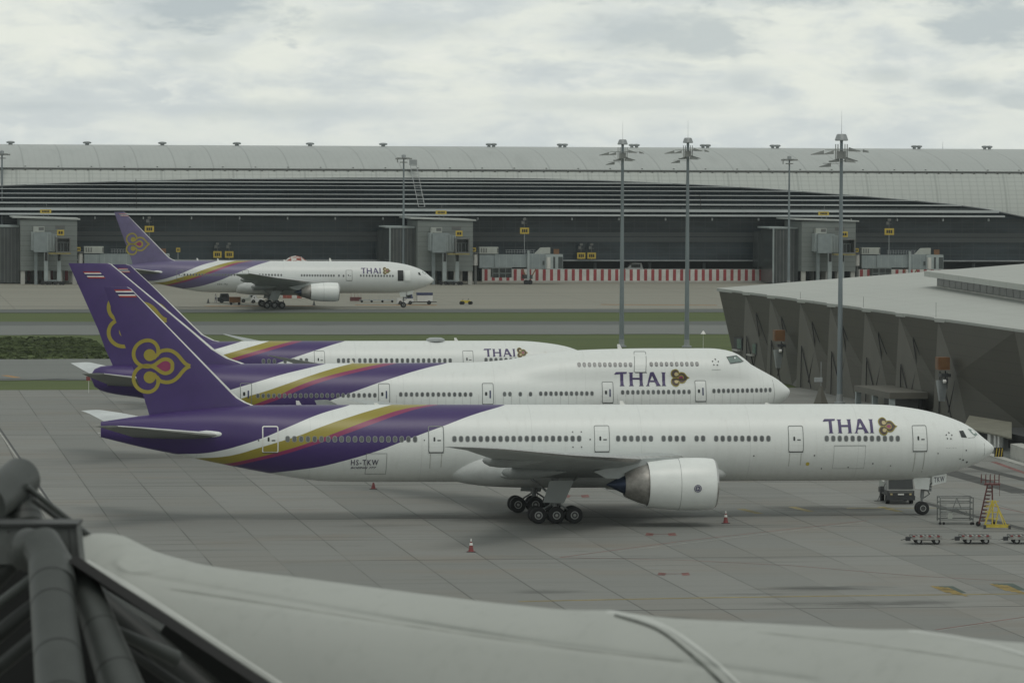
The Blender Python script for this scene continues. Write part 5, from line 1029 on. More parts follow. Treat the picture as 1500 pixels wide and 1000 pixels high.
EO = 8.5
w0, w1 = hitw(1411, 631, EO)[0], hitw(1482, 641, EO)[0]; ta_, tb_ = hitw(1420, 608, 2), hitw(1482, 618, 2); r_ = empty('side_entrance', Vector((pa.x, pa.y, 0)) + WD_ * (w0 + w1) / 2, math.atan2(WD_.y, WD_.x), 'olive awning over white doorway columns beyond the nose of the nearest airliner', 'entrance'); hl = (w1 - w0) / 2
zt_, zb_ = hitw(1482, 618, EO - .4)[2], hitw(1482, 641, EO)[2]
wc_ = (w0 + w1) / 2; MB().add([(ta_[0] - wc_, ys * 2, ta_[2]), (tb_[0] - wc_, ys * 2, tb_[2]), (hl, ys * EO, zb_), (-hl, ys * EO, zb_), (ta_[0] - wc_, ys * 2, ta_[2] - .2), (tb_[0] - wc_, ys * 2, tb_[2] - .2), (hl, ys * EO, zb_ - .15), (-hl, ys * EO, zb_ - .15)], [(0, 1, 2, 3), (4, 5, 6, 7), (0, 1, 5, 4), (1, 2, 6, 5), (2, 3, 7, 6), (3, 0, 4, 7)]).build('awning', m_fac3, r_)
MB().bb((-hl + 1, ys * 1, 0), (hl + 14, ys * (EO - 2), zb_ - .02)).build('awning_shade', m_black, r_)  # solid black box painting in the shade beneath the awning
wc = [hitw(u, 650, EO - .5)[0] - (w0 + w1) / 2 for u in (1448.5, 1457, 1462.5, 1469)]
for x, c_w in zip(wc, (.55, .38, .3, .2)): MB().bb((x - c_w, ys * (EO - 1.0), 0), (x + c_w, ys * (EO - .5), zb_ - .03)).build('column', m_flagwhite if c_w > .25 else m_rail, r_)
r2 = empty('bollard_guard', G(1463, 671), TH, 'black and yellow striped guard in front of the side entrance columns', 'guard'); MB().bb((-.4, 0, 0), (.45, .2, 1.05)).build('panel', m_black, r2); mb = MB()
for i in range(3): x = -.36 + i * .27; mb.add([(x, -.02, .05), (x + .09, -.02, .05), (x + .22, -.02, 1.0), (x + .13, -.02, 1.0)], [(0, 1, 2, 3)])
mb.build('yellow_stripes', m_sign, r2)
r3 = empty('low_wall', G(1480, 672), 0, 'low pale concrete wall at the right edge beside the side entrance', 'wall'); q0, q1 = G(1481, 674), G(1540, 696); d_ = q1 - q0; MB().add([(0, 0, z) if e == 0 else (d_.x, d_.y, z) for z in (0, 1.5) for e in (0, 1)] + [(x + 1.2, y + .8, z) for z in (0, 1.5) for x, y in ((0, 0), (d_.x, d_.y))], [(0, 1, 3, 2), (4, 5, 7, 6), (2, 3, 7, 6), (0, 2, 6, 4), (1, 3, 7, 5)]).build('concrete_block', m_conc, r3)
mb = MB(); k0, k1 = G(1440, 666), G(1560, 702); dd = (k1 - k0).normalized(); nn = Vector((-dd.y, dd.x, 0)); kk0, kk1 = k0 - dd * 70, k1 + dd * 60
o = MB().add([kk0, kk1, kk1 + nn * .9, kk0 + nn * .9] + [p + Vector((0, 0, .15)) for p in (kk0, kk1, kk1 + nn * .9, kk0 + nn * .9)], [(4, 5, 6, 7), (0, 1, 5, 4), (1, 2, 6, 5), (2, 3, 7, 6), (3, 0, 4, 7)]).build('kerb', m_conc); tag(o, kind='structure')
mb = MB().add([kk0 + nn * .91, kk1 + nn * .91, kk1 + nn * 9, kk0 + nn * 9], [(0, 1, 2, 3)]); o = mb.build('pavement', m_sh); o.location.z = .1; tag(o, kind='structure')
mb = MB()
for u0, v0, u1, v1, wd in ((1385, 690, 1500, 722, 2.2), (1395, 676, 1540, 712, 1.2), (1350, 735, 1520, 780, .8)): strip(mb, [G(u0, v0), G(u1, v1)], wd, .013)
structure(mb, 'tyre_track', m_pdark)
# ------------------------------------------------------------------ GROUND EQUIPMENT
def cone(u, v, label, tape=True, h=1.0):
    r_ = empty('traffic_cone', G(u, v), 0, label, 'cone'); MB().lathe([(0, .3), (.06, .3), (.07, .2), (h * .75, .07), (h * .78, .02)], (0, 0, 0), 'Z', 14).build('cone_body', m_redfade, r_, True)
    MB().bb((-.33, -.33, 0), (.33, .33, .05)).build('base', m_vehdark, r_)
    if tape: MB().lathe([(h * .5, .125), (h * .5, .13), (h * .68, .1), (h * .68, .09)], (0, 0, 0), 'Z', 14).build('white_band', m_flagwhite, r_); MB().lathe([(h * .78, .045), (h * .95, .04), (h * 1.0, .01)], (0, 0, 0), 'Z', 8).build('tip', m_flagwhite, r_)
cone(690, 808, 'red traffic cone with white bands alone on the open apron, nearest the camera'); cone(1063, 766, 'red traffic cone with a white band in front of the engine inlet'); cone(547, 716, 'dull red traffic cone under the rear fuselage of the nearest airliner', False, .75)
m_flagwhite2 = pm('scuffed_white', (.25, .25, .235), .6, var=.35, scale=2.5)
def dolly(r_):
    MB().bb((-1.1, -.75, .5), (1.1, .75, .6)).build('deck', m_ac, r_); mb = MB()
    for y in (-.8, .76): mb.bb((-1.15, y, .36), (1.15, y + .04, .66))
    mb.build('side_rail', m_flagwhite2, r_)
    for x in (-1.1, -.55, .1, .75): MB().bb((x, -.85, .58), (x + .2, -.802, .7)).build('side_plate', m_redfade, r_)
    mb = MB()
    for i in range(7): x = -1.0 + i * .33; mb.tube((x, -.7, .62), (x, .7, .62), .05, n=6)
    mb.build('rollers', m_vehdark, r_); MB().bb((-1.0, -.5, .3), (1.0, .5, .36)).build('underframe', m_vehdark, r_)
    for x in (-.6, .75):
        MB().tube((x, -.7, .26), (x, .7, .26), .04, n=6).build('axle', m_vehdark, r_)
        for y in (-.7, .56): wh = MB().tube((x, y, .26), (x, y + .14, .26), .26, n=14).build('wheel', m_tyre, r_); MB().tube((x, y - .012, .26), (x, y + .152, .26), .13, n=10).build('rim', m_rim, wh)
    MB().bar((1.15, 0, .35), (2.1, 0, .3), .04).build('tow_bar', m_flagwhite2, r_); MB().box((-1.35, 0, .38), (.35, .4, .3)).build('hitch', m_vehdark, r_)
    MB().bar((-1.3, 0, .4), (-1.9, 0, .28), .05).build('drawbar', m_vehdark, r_)
d0 = empty('baggage_dolly', G(1356, 796), math.radians(2), 'empty flat dolly, leftmost of the row below the scaffold stand', 'dolly', 'empty dollies in a row'); dolly(d0)
for u, lab in ((1428, 'empty flat dolly, middle of the row below the yellow stairs'), (1499, 'empty flat dolly cut off by the right edge of the picture')): c_ = copy_tree(d0); c_.location = G(u, 795.5); c_['label'] = lab
m_scaf = pm('scaffold_tube', (.14, .15, .145), .6, var=.3, scale=2)
r_ = empty('scaffold_stand', G(1399, 767), math.radians(3), 'grey tubular maintenance platform on castors beside the nose wheel', 'work stand'); W2, D2_, H2 = 1.32, .8, 2.15
mb = MB()
for x in (-W2, W2):
    for y in (-D2_, D2_): mb.bar((x, y, .2), (x, y, H2), .075)
mb.build('uprights', m_scaf, r_); mb = MB()
for z in (.4, 1.25, 1.75, H2):
    for y in (-D2_, D2_): mb.bar((-W2, y, z), (W2, y, z), .065)
    for x in (-W2, W2): mb.bar((x, -D2_, z), (x, D2_, z), .065)
mb.build('rails', m_scaf, r_); mb = MB(); mb.bar((-.3, -D2_, 1.3), (0, -D2_, H2), .06); mb.bar((.35, -D2_, 1.3), (0, -D2_, H2), .06); mb.bar((-.7, -D2_, .8), (0, -D2_, 1.25), .06); mb.bar((.7, -D2_, .8), (0, -D2_, 1.25), .06); mb.bar((W2, -D2_, .4), (W2 - .6, -D2_, 1.1), .06); mb.build('braces', m_scaf, r_)
MB().bb((-W2 + .1, -D2_ + .1, 1.2), (W2 - .1, D2_ - .1, 1.24)).build('platform', m_scaf, r_); mb = MB()
for i in range(6): mb.bar((-W2, -D2_ - .05, .4 + i * .3), (-W2 + .5, -D2_ - .05, .4 + i * .3), .05)
mb.build('ladder_rungs', m_scaf, r_); MB().bb((-.7, -D2_ - .06, .45), (-.35, -D2_ - .02, .95)).build('notice', m_ac, r_)
for x in (-W2, -W2 + .3, W2 - .15, W2): MB().tube((x, -D2_ - .05, .11), (x, -D2_ + .05, .11), .11, n=10).build('castor', m_tyre, r_)
m_stair = pm('stair_red', (.1, .026, .024), .6, var=.35, scale=2)
r_ = empty('red_stairs', G(1448, 770), math.radians(-8), 'red stair tower with railed top platform, behind the yellow stand', 'stairs')
mb = MB()
for y in (-.6, .6):
    mb.bar((-.75, y, .2), (-.1, y, 3.3), .09); mb.bar((.35, y, .2), (.25, y, 3.3), .08); mb.bar((-.2, y, .2), (.3, y, 1.9), .04)
mb.build('frame', m_stair, r_); mb = MB()
for i in range(11): z = .4 + i * .29; mb.bb((-.75 + .21 * i * .3, -.6, z), (-.3 + .21 * i * .3, .6, z + .04))
mb.build('steps', m_stair, r_); MB().bb((-.35, -.65, 3.3), (.9, .65, 3.4)).build('platform', m_stair, r_); mb = MB()
for x in (-.6, -.25, .1, .45, .8):
    for y in (-.65, .65): mb.bar((x, y, 3.4), (x, y, 4.1), .04)
mb.bar((-.6, -.65, 3.7), (.8, -.65, 3.7), .04); mb.bar((.85, .0, 3.3), (.85, 0, 2.4), .03); mb.build('handrail', m_stair, r_)
for x in (-.8, .4): MB().tube((x, -.5, .2), (x, -.35, .2), .2, n=12).build('wheel', m_tyre, r_)
r_ = empty('yellow_stand', G(1458, 773), math.radians(-5), 'yellow tubular work stand with triangular legs in front of the red stairs', 'work stand'); mb = MB()
for y in (-.7, .7):
    mb.bar((-.85, y, .15), (-.25, y, 2.15), .075); mb.bar((.9, y, .15), (-.05, y, 2.15), .075); mb.bar((-.25, y, .15), (-.2, y, 2.15), .075); mb.bar((.0, y, .15), (.25, y, 1.6), .06)
mb.bar((-.9, 0, .15), (.0, 0, 2.15), .075); mb.bar((.7, -.7, .15), (0, .7, 2.1), .06); mb.build('legs', m_yellow, r_); mb = MB()
for z in (.8, 1.3, 1.8, 2.15): mb.bar((-.95 + .1 * z, -.7, z), (.25, -.7, z), .06)
for i in range(5): mb.bar((-.9, -.7, .5 + i * .3), (-.5, -.7, .5 + i * .3), .03)
mb.build('cross_rails', m_yellow, r_); MB().bb((-.9, -.78, .1), (1.15, -.68, .24)).build('base_beam', m_yellow, r_); MB().bb((-.9, .68, .1), (1.15, .78, .24)).build('base_beam', m_yellow, r_)
for x in (-.85, 1.1): MB().bb((x - .1, -.9, 0), (x + .1, -.65, .3)).build('foot', m_vehdark, r_)
# small truck under the nose
r_ = empty('service_truck', G(1319, 738), math.radians(4), 'white service truck with dark windscreen half hidden under the nose of the nearest airliner', 'truck')
MB().bb((-1.15, -.2, .7), (1.15, 4.8, 1.15)).build('chassis', m_vehdark, r_)
MB().add([(-1.15, -.2, 1.15), (1.15, -.2, 1.15), (1.05, .25, 2.55), (-1.05, .25, 2.55), (-1.15, 1.9, 1.15), (1.15, 1.9, 1.15), (1.05, 1.8, 2.55), (-1.05, 1.8, 2.55)], [(0, 1, 2, 3), (4, 5, 6, 7), (2, 3, 7, 6), (0, 3, 7, 4), (1, 2, 6, 5)]).build('cab', pm('truck_grey', (.3, .31, .3), .5), r_)
MB().add([(-1.05, -.215, 1.3), (1.05, -.215, 1.3), (1.0, .2, 2.5), (-1.0, .2, 2.5)], [(0, 1, 2, 3)]).build('windscreen', m_cock, r_); MB().bb((-1.2, -.32, .35), (1.2, -.2, .72)).build('bumper', m_vehdark, r_); MB().bb((-.25, -.26, .78), (.25, -.205, .9)).build('plate', m_flagwhite, r_)
MB().bb((-1.0, -.24, .95), (1.0, -.205, 1.08)).build('grille', m_rail, r_)
for x in (-.9, .72): MB().bb((x, -.25, .78), (x + .18, -.205, .92)).build('headlight', m_cream, r_)
for x in (-1.15, .85):
    for y in (.7, 3.7): MB().tube((x, y, .42), (x + .3, y, .42), .42, n=16).build('wheel', m_tyre, r_)
MB().bb((-1.7, .2, 1.0), (-1.35, .4, 1.5)).build('mirror', m_vehdark, r_); MB().bb((-1.1, 2.0, 1.15), (1.1, 4.7, 1.75)).build('body', m_ac, r_)
mb = MB(); mb.bar((-1.9, .3, .3), (-1.2, .6, 1.7), .05); mb.bar((-2.2, .3, .25), (-1.3, .3, .25), .05); mb.build('hose_arm', m_vehdark, r_)
# vehicles round the distant airliner
def car(u, v, L_, W_, H_, rz, mat, label, cat, name, cabf=(.1, .6), top=None, topmat=None):
    r_ = empty(name, G(u, v), rz, label, cat); MB().bb((-L_/2, -W_/2, .3), (L_/2, W_/2, H_ * .58)).build('body', mat, r_)
    a, b = -L_/2 + L_ * cabf[0], -L_/2 + L_ * cabf[1]; zc1, zc2 = H_ * .58 + .001, H_
    MB().add([(a, -W_/2 + .05, zc1), (b, -W_/2 + .05, zc1), (b - .25, -W_/2 + .15, zc2), (a + .2, -W_/2 + .15, zc2), (a, W_/2 - .05, zc1), (b, W_/2 - .05, zc1), (b - .25, W_/2 - .15, zc2), (a + .2, W_/2 - .15, zc2)], [(0, 1, 2, 3), (4, 5, 6, 7), (0, 1, 5, 4), (1, 2, 6, 5), (2, 3, 7, 6), (3, 0, 4, 7)]).build('cab', topmat or mat, r_)
    MB().bb((a + .35, -W_/2 + .06, zc1 + .1), (b - .45, -W_/2 + .09, zc2 - .2)).build('window', m_cock, r_)
    for x in (-L_ * .3, L_ * .3):
        for y in (-W_/2 - .02, W_/2 - .22): w3 = MB().tube((x, y, .38), (x, y + .24, .38), .38, n=14).build('wheel', m_tyre, r_); MB().tube((x, y - .01, .38), (x, y + .25, .38), .17, n=10).build('rim', m_rimdark, w3)
    return r_
car(333, 443.5, 3.9, 1.8, 1.9, TH, m_vehdark, 'dark pickup under the rear belly of the distant airliner', 'pickup', 'pickup_truck')
r_ = empty('orange_cart', G(344, 446.5), TH, 'small orange cart beside the dark pickup', 'cart'); MB().bb((-1.1, -.6, .5), (1.1, .6, 1.5)).build('body', m_orange, r_); MB().bb((-1.15, -.65, 1.5), (1.15, .65, 1.6)).build('lid', m_orange, r_)
for x in (-.8, .8): MB().tube((x, -.66, .28), (x, -.5, .28), .28, n=10).build('wheel', m_tyre, r_)
car(364, 443, 3.6, 1.7, 1.7, TH, m_ac, 'grey ground power unit and tractor left of the main gear of the distant airliner', 'tractor', 'ground_tractor', (.5, .95))
car(376, 444, 2.4, 1.4, 1.5, TH, m_vehwhite, 'small white cart touching the main gear of the distant airliner', 'cart', 'white_cart', (.1, .5))
t_ = car(593, 445.8, 3.3, 1.7, 2.1, TH, m_vehwhite, 'white and dark tow tractor at the nose gear of the distant airliner', 'tow tractor', 'tow_tractor', (.5, .98), topmat=m_vehblue)
r_ = empty('equipment_trailer', G(622, 446), TH, 'white trailer with a dark blue top right of the tow tractor', 'trailer'); MB().bb((-1.55, -.8, .7), (1.5, .8, 1.9)).build('body', m_vehwhite, r_); MB().bb((-1.6, -.85, 1.9), (1.55, .85, 2.4)).build('blue_top', m_vehblue, r_); MB().bb((-2.6, -.5, .45), (2.4, .5, .6)).build('tow_frame', m_vehdark, r_); MB().tube((.8, -.9, .42), (.8, -.65, .42), .42, n=14).build('wheel', m_tyre, r_)
r_ = empty('yellow_tug', G(682, 446), TH, 'low yellow cart with black wheels alone on the far apron', 'cart'); MB().bb((-1.0, -.5, .3), (.9, .5, .85)).build('body', m_yellow, r_); mb = MB(); mb.bar((-.6, 0, .85), (-.5, 0, 1.15), .1); mb.bar((.5, 0, .85), (.6, 0, 1.2), .1); mb.build('levers', m_vehdark, r_)
for x in (-1.0, -.6, .75, 1.05): MB().tube((x, -.62, .35), (x, -.45, .35), .34, n=12).build('wheel', m_tyre, r_)
r_ = empty('belt_loader', G(521, 443), TH, 'dark red railed platform cart under the forward belly of the distant airliner', 'loader'); MB().bb((-1.1, -.7, .3), (1.1, .7, 1.1)).build('body', pm('dark_red_body', (.1, .03, .03), .6), r_); mb = MB()
for x in (-1, -.3, .4, 1): mb.bar((x, -.7, 1.1), (x, -.7, 2.0), .04)
mb.build('posts', m_redfade, r_)
r_ = empty('flat_dolly', G(551, 443), TH, 'long low grey dolly train under the forward belly of the distant airliner', 'dolly'); MB().bb((-3.6, -.7, .4), (3.6, .7, .55)).build('deck', m_steel, r_); mb = MB()
for x in np.arange(-3.4, 3.5, .95): mb.bar((x, -.7, .55), (x + .2, -.7, 1.1 + .3 * math.sin(x * 3)), .05)
mb.build('stakes', m_steel, r_)
for x in (-3, -1, 1.2, 3.2): MB().tube((x, -.75, .25), (x, -.6, .25), .25, n=10).build('wheel', m_tyre, r_)
# checkered dome vehicle roof behind the distant fuselage, and a white van behind the barrier
pc = P(433, 384, 930); r_ = empty('checkered_tank', (pc.x, 930, 0), TH, 'red and white checkered dome rising behind the distant fuselage', 'dome')
def f_chk(t, o, b):
    n = N(t, 'ShaderNodeTexChecker'); n.inputs['Scale'].default_value = .95; n.inputs[1].default_value = (.27, .07, .05, 1); n.inputs[2].default_value = (.5, .5, .47, 1); t.links.new(o, n.inputs[0]); return n.outputs[0]
m_chk = sheet_mat('red_white_checker', None, f_chk, .6); zt = P(433, 374.5, 930).z
MB().lathe([(zt, .05), (zt - .25, 1.2), (zt - .9, 2.1), (zt - 1.4, 2.7), (zt - 2.2, 3.0), (0, 3.0)], (0, 0, 0), 'Z', 20).build('dome', m_chk, r_, True)
pv = P(928, 393, nT / CT + 12); r_ = empty('white_van', (pv.x, pv.y, 0), TH, 'white vehicle parked behind the striped barrier, only its roof showing', 'van'); zt = P(928, 385, pv.y).z
MB().bb((-2.2, -1, .5), (2.2, 1, zt - 1.2)).build('body', m_vehwhite, r_); MB().add([(-1.6, -.9, zt - 1.2), (2.1, -.9, zt - 1.2), (1.8, -.8, zt), (-.6, -.8, zt), (-1.6, .9, zt - 1.2), (2.1, .9, zt - 1.2), (1.8, .8, zt), (-.6, .8, zt)], [(0, 1, 2, 3), (4, 5, 6, 7), (0, 1, 5, 4), (1, 2, 6, 5), (2, 3, 7, 6), (3, 0, 4, 7)]).build('cab', m_vehwhite, r_); MB().bb((-.7, -.93, zt - 1.1), (1.5, -.85, zt - .3)).build('window', m_cock, r_)
for x in (-1.4, 1.4): MB().tube((x, -1.02, .5), (x, -.8, .5), .5, n=12).build('wheel', m_tyre, r_)
# small posts, wind sensor on the verge, people under the distant airliner are out of scale for faces: marker posts only
def post(u, v, h, label, head):
    r_ = empty('marker_post', G(u, v), 0, label, 'marker'); MB().bar((0, 0, 0), (0, 0, h), .05).build('post', m_flagwhite, r_); head(r_, h)
post(1030, 512, 2.6, 'white sensor post on the verge left of the dark faceted building', lambda r_, h: MB().lathe([(h - .2, .4), (h + .25, .1), (h + .3, .02)], (0, 0, 0), 'Z', 10).build('cone_head', m_flagwhite, r_))
post(130, 575, 2.0, 'short red and white marker post beside the tail of the double deck airliner', lambda r_, h: MB().bb((-.3, -.1, h - .5), (.2, .1, h)).build('head', m_redfade, r_))
for u, v in ((305, 444), (415, 446.5), (460, 447)):
    r_ = empty('wheel_marker', G(u, v), 0, 'dark marker cone on the far apron %s' % ('behind the tail of the distant airliner' if u < 310 else 'right of the main gear of the distant airliner' if u < 420 else 'below the engine of the distant airliner'), 'cone'); MB().lathe([(0, .35), (.05, .35), (.06, .25), (.9, .06), (.95, .01)], (0, 0, 0), 'Z', 10).build('cone_body', m_vehdark, r_); MB().bb((-.35, -.35, 0), (.35, .35, .04)).build('base', m_black, r_)
# antenna mast in front of faceted wall
r_ = empty('camera_mast', (P(1203, 500, 500).x, 500, 0), 0, 'thin camera mast on a pyramid base before the faceted wall', 'mast'); zt = P(1203, 530, 500).z
MB().bar((0, 0, 0), (0, 0, zt), .06).build('pole', m_steel, r_); MB().box((-.3, 0, P(1203, 556, 500).z), (.9, .3, .5)).build('camera', m_steel, r_); MB().lathe([(0, 1.4), (3.6, .1)], (0, 0, 0), 'Z', 4).build('pyramid_base', m_fac2, r_)
# ------------------------------------------------------------------ FOREGROUND: MEMBRANE ROOF AND STEEL TRUSS
ru = [100, 115, 150, 178, 200, 225, 260, 300, 450, 640, 750, 850, 890, 925, 1000, 1085, 1200, 1290, 1330, 1380, 1440, 1500, 1600]
rv_ = [787, 784, 780.5, 784, 794, 806, 817, 827, 847, 872, 885, 893, 893, 898, 906, 910.5, 917, 921.5, 921.5, 927, 936, 941, 950]
fr_ = pchip(ru, rv_); RAD = 1.8
def mdepth(u): return 50 - 8 * (u - 100) / 1400
def crease(u, v):
    d_ = 0
    vc = 842 + (u - 200) * .171 if u > 190 else 842
    if 190 < u < 900: d_ += .03 * math.exp(-((v - vc) / 4.5) ** 2) * min(1, (u - 190) / 40) * min(1, (900 - u) / 250)
    vc2 = 865 + (u - 250) * .14
    if 230 < u < 1200: d_ += .025 * math.exp(-((v - vc2) / 5) ** 2) * min(1, (u - 230) / 60)
    rr = math.hypot((u - 205) / 32, (v - 822) / 15); d_ -= .03 * math.exp(-((rr - 1) / .22) ** 2) if rr < 2.2 else 0
    return d_
def mem(u, v, off=0.0):
    Yr = mdepth(u); vr = fr_(u); h = max(0.0, (v - vr)) * Yr / FP; h = min(h, RAD * .98)
    Y = Yr - math.sqrt(max(0, 2 * RAD * h - h * h)) * 1.0 + crease(u, v) * 1.2 - off
    return P(u, v, Y)
def vmax(u): return 1075.0 if u > 405 else min(1075.0, 824 + (u - 118) * (1000 - 824) / (388 - 118) + 1)
us = np.array(list(np.linspace(113, 300, 60)) + list(np.linspace(304, 1640, 150))); mb = MB(); nr = 130; rings = []
for u in us:
    a_, b_ = fr_(u), max(fr_(u) + 3, vmax(u)); col = []
    top_ = mem(u, a_)
    for (dy, dz) in ((2.2, -1.3), (1.1, -.32), (.4, -.05)): col.append(top_ + Vector((0, dy, dz)))
    for i in range(nr + 1): col.append(mem(u, min(b_, a_ + 300 * (i / nr) ** 1.4)))
    rings.append(col)
mb.loft(rings, close=False, caps=False)
def f_mem(t, o, b):
    c = MIX(t, NOISE(t, MAP(t, o, (.5, .5, .5)), 1, 5), (.37, .385, .36), (.42, .435, .41))
    c = MIX(t, M(t, 'MULTIPLY', RAMP(t, NOISE(t, MAP(t, o, (.3, .3, 2.5)), 1, 5, .6), .45, .75), .2), c, (.31, .32, .295))
    return MIX(t, M(t, 'MULTIPLY', RAMP(t, NOISE(t, o, 6, 4), .5, .8), .15), c, (.2, .21, .19))
m_mem = sheet_mat('fabric_membrane', None, f_mem, .7)
mo = empty('membrane_roof', mem(700, 950), 0, 'pale stretched fabric roof sweeping across the bottom of the picture', 'fabric roof')
def under(o, par): o.parent = par; o.matrix_parent_inverse = Matrix.Translation(-par.location); return o
under(mb.build('fabric', m_mem, None, True), mo)
m_seamw = pm('seam_pale', (.46, .475, .45), .6, var=.1); m_seamshade = pm('seam_shade', (.13, .14, .125), .8, var=.4, scale=3)
def mstrip(pts, wpx, off, name, mat):
    f_ = pchip([i for i in range(len(pts))], [p[0] for p in pts]); g_ = pchip([i for i in range(len(pts))], [p[1] for p in pts]); n = 60; vs = []
    for i in range(n + 1):
        t = (len(pts) - 1) * i / n; u, v = f_(t), g_(t); e = 1e-2; du, dv_ = f_(min(t + e, len(pts) - 1)) - f_(max(t - e, 0)), g_(min(t + e, len(pts) - 1)) - g_(max(t - e, 0)); l_ = math.hypot(du, dv_) or 1; nx, ny = -dv_ / l_, du / l_
        w_ = wpx / 2
        for k_, oo in ((-1, off * .2), (-.4, off), (.4, off), (1, off * .2)): vs.append(mem(u + nx * w_ * k_, max(v + ny * w_ * k_, fr_(u + nx * w_ * k_) + .01), oo))
    m_ = MB(); m_.add(vs, [(4 * i + j, 4 * i + j + 1, 4 * i + j + 5, 4 * i + j + 4) for i in range(n) for j in range(3)]); return under(m_.build(name, mat, None, True), mo)
mstrip([(888, 894), (925, 900), (975, 918), (1030, 955), (1085, 1005), (1130, 1060)], 7, .025, 'seam', m_seamw)
mstrip([(900, 900), (960, 920), (1012, 958), (1062, 1005), (1105, 1060)], 5, .03, 'seam_shadow_strip', m_seamshade)  # dark strip painting in the shade along the raised seam
mstrip([(1330, 922), (1390, 930), (1450, 943), (1520, 965), (1600, 1000)], 5, .03, 'seam', m_seamw)
m_weld = pm('weld_line', (.3, .31, .285), .75, var=.2, scale=2)
mstrip([(250, 862), (450, 893), (700, 931), (880, 955), (1000, 968)], 2.2, .006, 'weld_line', m_weld); mstrip([(1110, 925), (1260, 942), (1420, 965), (1560, 990)], 2.2, .006, 'weld_line', m_weld)
mstrip([(126, 824), (192, 862), (264, 908), (336, 955), (406, 1001), (440, 1024)], 12, .05, 'edge_band', m_seamw)
# steel work under the membrane
m_st = pm('truss_steel', (.05, .056, .053), .5, .1, .12, 1.5); m_st2 = pm('truss_steel_dark', (.024, .027, .026), .55, .1, .15, 1.5); m_shade = pm('painted_shade', (.012, .013, .013), .9)
tr = empty('roof_truss', P(60, 900, 47), 0, 'grey tubular steel truss at the lower left corner', 'truss')
def tb(p0, p1, w0, w1, y0, y1, name='tube', mat=None, joints=()):
    a, b = P(*p0, y0), P(*p1, y1); r0, r1 = w0 / 2 * y0 / FP, w1 / 2 * y1 / FP
    o = under(MB().tube(a, b, r0, r1, 28).build(name, mat or m_st, None, True), tr)
    for f in joints:
        c_ = a.lerp(b, f); r = r0 + (r1 - r0) * f; d_ = (b - a).normalized(); under(MB().tube(c_ - d_ * .012, c_ + d_ * .012, r * 1.012, r * 1.012, 28).build('weld', m_st2, None, True), tr)
    return o
tb((72, 828), (96, 1080), 62, 82, 46.0, 43.5, joints=(.12, .25, .55, .8)); tb((118, 840), (205, 1080), 40, 78, 46.3, 44.2, mat=m_st, joints=(.35, .62))
MB_ = MB(); c_ = P(62, 812, 46.2); ctrl = [P(35, 815, 46.8), P(44, 800, 46.6), P(62, 800, 46.4), P(76, 828, 46.1), P(79, 860, 45.7)]
rr_ = [.17, .2, .215, .225, .235]; rings = []
for p, r in zip(ctrl, rr_):
    i = ctrl.index(p); d_ = (ctrl[min(i + 1, 4)] - ctrl[max(i - 1, 0)]).normalized(); a = Vector((0, 1, 0)); b = d_.cross(a).normalized(); a = b.cross(d_)
    rings.append([p + (a * math.cos(t) + b * math.sin(t)) * r for t in [2 * math.pi * k_ / 28 for k_ in range(28)]])
MB_.loft(rings); under(MB_.build('elbow', m_st, None, True), tr)
tb((-20, 740), (30, 700), 60, 62, 48, 49, 'tube'); tb((12, 702), (34, 776), 62, 66, 49, 48.6, 'tube', joints=(.3, .85))
tb((-30, 905), (48, 846), 14, 16, 46.6, 46.4); tb((-30, 950), (60, 878), 26, 22, 46.8, 46.5, mat=m_st2); tb((-30, 1000), (62, 925), 22, 22, 46.8, 46.3, mat=m_st2); tb((-30, 870), (34, 812), 34, 20, 47.2, 47, mat=m_st2)
tb((158, 918), (258, 964), 15, 24, 45.9, 46.4, mat=m_st); tb((130, 862), (330, 1035), 30, 44, 47.6, 47.3, mat=m_st2); tb((170, 940), (300, 1030), 10, 20, 45.6, 46, mat=m_st2); tb((115, 850), (235, 925), 18, 24, 47.6, 47.6, mat=m_st); tb((190, 910), (372, 1060), 30, 36, 47.9, 47.6, mat=m_st)
fl = MB(); q_ = [P(-25, 769, 47.0), P(112, 769, 47.0), P(118, 826, 46.9), P(-25, 826, 46.9)]; q2 = [p + Vector((0, .5, .0)) for p in q_]; fl.add(q_ + q2, [(0, 1, 2, 3), (4, 5, 6, 7), (0, 1, 5, 4), (1, 2, 6, 5), (2, 3, 7, 6), (3, 0, 4, 7)]); under(fl.build('node_plate', m_st, None), tr)
fl = MB(); q_ = [P(-25, 766.5, 46.95), P(113, 766.5, 46.95), P(113, 771, 46.95), P(-25, 771, 46.95)]; fl.add(q_ + [p + Vector((0, .62, 0)) for p in q_], [(0, 1, 2, 3), (4, 5, 6, 7), (0, 1, 5, 4), (1, 2, 6, 5), (2, 3, 7, 6), (3, 0, 4, 7)]); under(fl.build('node_plate_rim', m_st2, None), tr)
for i in range(11):
    for u in (101, 110): v = 774 + i * 4.6; p = P(u + i * .35, v, 46.86); under(MB().tube(p, p + Vector((0, -.03, 0)), .011, n=8).build('bolt', m_black, None), tr)
for (u, v) in ((13, 778), (37, 778), (60, 778), (83, 778)): p = P(u, v, 46.94); under(MB().tube(p, p + Vector((0, -.03, 0)), .014, n=8).build('bolt', m_black, None), tr)
tb((38, 712), (150, 800), 9, 10, 48.5, 50, 'beam', m_st); tb((46, 730), (110, 778), 8, 8, 48.2, 49, 'beam', m_st2)
gk = MB(); rings = []
for i in range(24):
    f = i / 23; u, v = 105 + 300 * f, 818 + 197 * f; Y = 45.9 - 1.2 * f
    rings.append([P(u - 6, v + 3, Y), P(u + 7, v - 5, Y), P(u + 7, v - 5, Y + .6), P(u - 6, v + 3, Y + .6)])
gk.loft(rings); under(gk.build('gasket', m_black, None), tr)
